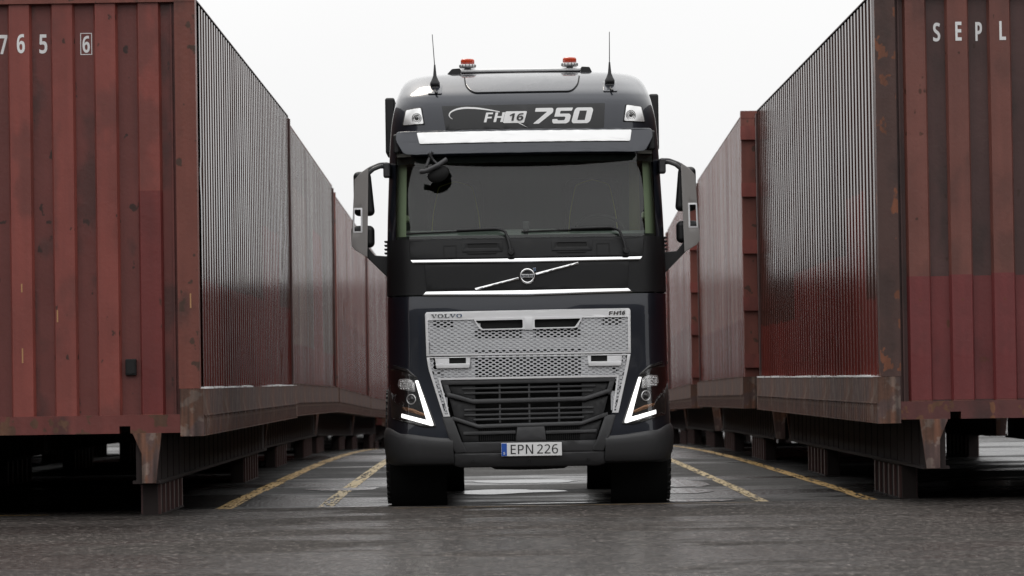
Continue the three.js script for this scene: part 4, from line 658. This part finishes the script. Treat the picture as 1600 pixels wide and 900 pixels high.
for (const [x, y] of [[-0.49, 0.40], [0, 0.40], [0.51, 0.405]]) part('bolt', new THREE.CylinderGeometry(0.012, 0.012, 0.02, 10).rotateX(Math.PI / 2).translate(x, y, F(x, y) + 0.006), deepBlack);
for (const s of [-1, 1]) {
  const topY = (t) => { const a = Math.abs(t), x = Math.abs(outline(0.6, t)[0]); if (a < 0.8) return lerp(0.622, 0.668, sstep(x, 0.7, 1.15)) + 0.055 * sstep(x, 1.1, 1.24); return 0.725; };
  const prof = [[0, -0.05], [0.03, -0.015], [0.09, 0], [0.3, 0.018], [0.62, 0.022], [0.8, 0.020], [0.88, 0.012], [0.95, -0.004], [0.985, -0.03], [1, -0.075]];
  const ys = prof.map(([q]) => q), i0 = tOfX(0.658, 0.5), i1 = tOfZ(-0.82, 0.5);
  const g = skin(ys, s * i0, s * i1, 60, (j, t) => prof[Math.round(j * (prof.length - 1))][1] * (1), (j, t) => { const q = prof[Math.round(j * (prof.length - 1))][0]; return lerp(0.368, topY(t), q); });
  const b = part('bumper_corner', g, bumperGrey);
  part('corner_joint', D(s < 0 ? [[-0.662, 0.62], [-0.652, 0.61], [-0.648, 0.37], [-0.656, 0.37]] : [[0.648, 0.37], [0.652, 0.61], [0.662, 0.62], [0.656, 0.37]], -0.004, 0.02, 0), deepBlack, b);
}
// ---- headlamps
const glow = std({ color: lin(0.9), emissive: new THREE.Color(1, 0.985, 0.96), emissiveIntensity: 1.5 });
for (const s of [-1, 1]) {
  const q = (pts) => (s < 0 ? pts : mirrorX(pts)), g = new THREE.Group(); g.name = 'headlamp'; truck.add(g);
  part('lamp_housing', D(q([[-1.20, 1.21], [-1.04, 1.19], [-0.965, 1.125], [-0.94, 1.09], [-0.80, 0.70], [-0.90, 0.695], [-1.19, 0.775], [-1.21, 1.0]]), 0.012, 0.06, 0.006, 0.02), phy({ color: lin(0.007), roughness: 0.3, clearcoat: 1, clearcoatRoughness: 0.03 }), g);
  part('running_light', D(q([[-0.982, 1.106], [-0.956, 1.108], [-0.829, 0.735], [-0.827, 0.714], [-0.845, 0.712], [-1.106, 0.788], [-1.104, 0.822], [-0.888, 0.764]]), 0.026, 0.016, 0.003, 0.004), glow, g);
  const refl = part('main_reflector', D(q([[-1.125, 1.12], [-1.135, 1.06], [-1.11, 1.03], [-0.98, 1.008], [-0.99, 1.10], [-1.05, 1.125]]), 0.020, 0.012, 0.003, 0.015), std({ color: lin(0.75), roughness: 0.3, metalness: 0.6 }), g);
  const fac = []; for (let i = 0; i < 6; i++) for (let j = 0; j < 4; j++) { const x = -1.115 + i * 0.022 + hash(i, j, 71) * 0.006, y = 1.035 + j * 0.02 + hash(i, j, 72) * 0.006 + (i > 3 ? -0.006 : 0); fac.push(new THREE.IcosahedronGeometry(0.008 + 0.006 * hash(i, j, 73), 0).translate(-s * x, y, F(x, y) + 0.02)); } part('reflector_facets', merge(fac), chrome, refl).userData.kind = 'stuff';
  const cx = s * 1.018, cy = 0.945, z = F(cx, cy) + 0.022, ry = s * 0.45;
  const pr = part('projector_lens', new THREE.SphereGeometry(0.03, 20, 14).scale(1, 1, 0.5).rotateY(ry).translate(cx, cy, z), phy({ color: lin(0.02), roughness: 0.03, clearcoat: 1 }), g);
  part('projector_ring', new THREE.TorusGeometry(0.041, 0.0055, 8, 32).rotateY(ry).translate(cx, cy, z), std({ color: lin(0.85), roughness: 0.25, metalness: 0.6 }), pr);
  part('indicator', D(q([[-1.10, 0.875], [-1.085, 0.855], [-0.925, 0.80], [-0.90, 0.80], [-0.905, 0.82], [-1.0, 0.862], [-1.09, 0.882]]), 0.022, 0.012, 0.003), phy({ color: lin(0.30, 0.16, 0.09), roughness: 0.15, metalness: 0.5 }), g);
  const brow = [[-1.225, 1.245], [-1.15, 1.24], [-1.045, 1.206], [-0.958, 1.128], [-0.975, 1.122], [-1.055, 1.183], [-1.15, 1.215], [-1.225, 1.216]]; part('lamp_brow', D(q(brow), 0.024, 0.03, 0.004, 0.004), std({ color: lin(0.12), roughness: 0.2, metalness: 0.8 }), g);
  part('lamp_cover', D(q([[-1.205, 1.205], [-1.05, 1.18], [-0.97, 1.12], [-0.812, 0.708], [-1.195, 0.775]]), 0.042, 0.004, 0, 0.02), clearLens, g);
  const R = new THREE.RectAreaLight(0xfffaf2, 4, 0.028, 0.42); R.position.set(s * 0.893, 0.915, F(0.893, 0.915) + 0.05); R.lookAt(R.position.x + 0.28, 0.915, 8); R.rotateZ(s * -0.325); g.add(R);
}
// ---- number plate
{
  const pl = part('number_plate', rbox(-0.244, 0.28, 0.440, 0.556, 0.008, 0.022, 0.004), std({ color: lin(0.85), roughness: 0.4 }));
  part('plate_blue_strip', rbox(-0.242, -0.195, 0.443, 0.553, 0.021, 0.0232, 0.001), std({ color: lin(0.02, 0.09, 0.42), roughness: 0.4 }), pl);
  part('plate_country_letter', letters('S', bold, -0.226, -0.211, 0.455, 0.477, () => 0.0232, 0.001, 0.001), white, pl);
  const K = std({ color: lin(0.01), roughness: 0.5 }); part('plate_lettering', letters('EPN', regular, -0.162, 0.032, 0.459, 0.539, () => 0.022, 0.002, 0.002), K, pl); part('plate_lettering', letters('226', regular, 0.066, 0.246, 0.459, 0.539, () => 0.022, 0.002, 0.002), K, pl);
}
// ---- wheels, axles, frame
function tyre(x, w, z, r, parent, outer) {
  const prof = []; const P = (a, b) => prof.push(new THREE.Vector2(b, a));
  P(-w / 2 + 0.03, 0.29); P(-w / 2, 0.36); P(-w / 2 + 0.005, r - 0.06); P(-w / 2 + 0.03, r - 0.012);
  const n = 5, tw = w - 0.08; for (let k = 0; k < n; k++) { const a = -tw / 2 + (tw * k) / n, b = -tw / 2 + (tw * (k + 1)) / n; P(a + 0.008, r); P(b - 0.008, r); if (k < n - 1) { P(b - 0.005, r - 0.016); P(b + 0.005, r - 0.016); } }
  P(w / 2 - 0.03, r - 0.012); P(w / 2 - 0.005, r - 0.06); P(w / 2, 0.36); P(w / 2 - 0.03, 0.29);
  const g = toCreasedNormals(new THREE.LatheGeometry(prof, 72), 0.6); g.rotateZ(-Math.PI / 2); g.translate(x, r - 0.006, z);
  const t = part('wheel', g, rubber, parent);
  const rim = new THREE.LatheGeometry([[0.0, -0.02], [0.1, -0.02], [0.12, 0.05], [0.2, 0.06], [0.27, -0.05], [0.295, -0.1], [0.3, -w / 2 + 0.02]].map((p) => new THREE.Vector2(...p)), 40); rim.rotateZ(-Math.PI / 2 * Math.sign(x)); rim.translate(x + Math.sign(x) * (w / 2 - 0.14), r - 0.006, z); part('rim', rim, silver, t);
  const lug = []; for (let k = 0; k < 40; k++) for (const sd of [-1, 1]) { const a = (k / 40) * Math.PI * 2; const b = new THREE.BoxGeometry(0.05, 0.02, 0.035); b.translate(sd * (w / 2 - 0.03), r - 0.014, 0); b.rotateX(a); b.translate(x, r - 0.006, z); lug.push(b); } part('tread_lugs', merge(lug), rubber, t).userData.kind = 'stuff';
}
for (const s of [-1, 1]) { tyre(s * 1.075, 0.40, -1.42, 0.52, truck); tyre(s * 1.10, 0.29, -5.1, 0.51, truck); tyre(s * 0.775, 0.29, -5.1, 0.51, truck); part('wheel_arch', (() => { const g = new THREE.CylinderGeometry(0.62, 0.62, 0.5, 28, 1, true, -Math.PI / 2, Math.PI); g.rotateZ(Math.PI / 2); g.rotateX(0); g.translate(s * 0.98, 0.52, -1.42); return g; })(), deepBlack); }
part('front_axle', bar([-0.9, 0.5, -1.42], [0.9, 0.5, -1.42], 0.07), deepBlack); part('rear_axle', bar([-0.7, 0.52, -5.1], [0.7, 0.52, -5.1], 0.1), deepBlack);
for (const s of [-1, 1]) part('frame_rail', box(s * 0.39, s * 0.47, 0.72, 1.0, -0.4, -6.0), deepBlack);
for (const s of [-1, 1]) part('fuel_tank', rbox(s * 0.6, s * 1.22, 0.42, 1.05, -2.35, -4.2, 0.09, 4), std({ color: lin(0.3), roughness: 0.35, metalness: 0.8 }));
part('engine_block', merge([box(-0.38, 0.38, 0.5, 1.28, -0.6, -2.1)]), deepBlack);
part('coupling_plate', new THREE.CylinderGeometry(0.45, 0.45, 0.06, 32).translate(0, 1.1, -5.0), deepBlack);
for (const s of [-1, 1]) part('rear_mudguard', (() => { const g = new THREE.CylinderGeometry(0.58, 0.58, 0.64, 28, 1, true, -Math.PI / 2, Math.PI); g.rotateZ(Math.PI / 2); g.translate(s * 0.93, 0.51, -5.1); return g; })(), deepBlack);

renderer.render(scene, camera);
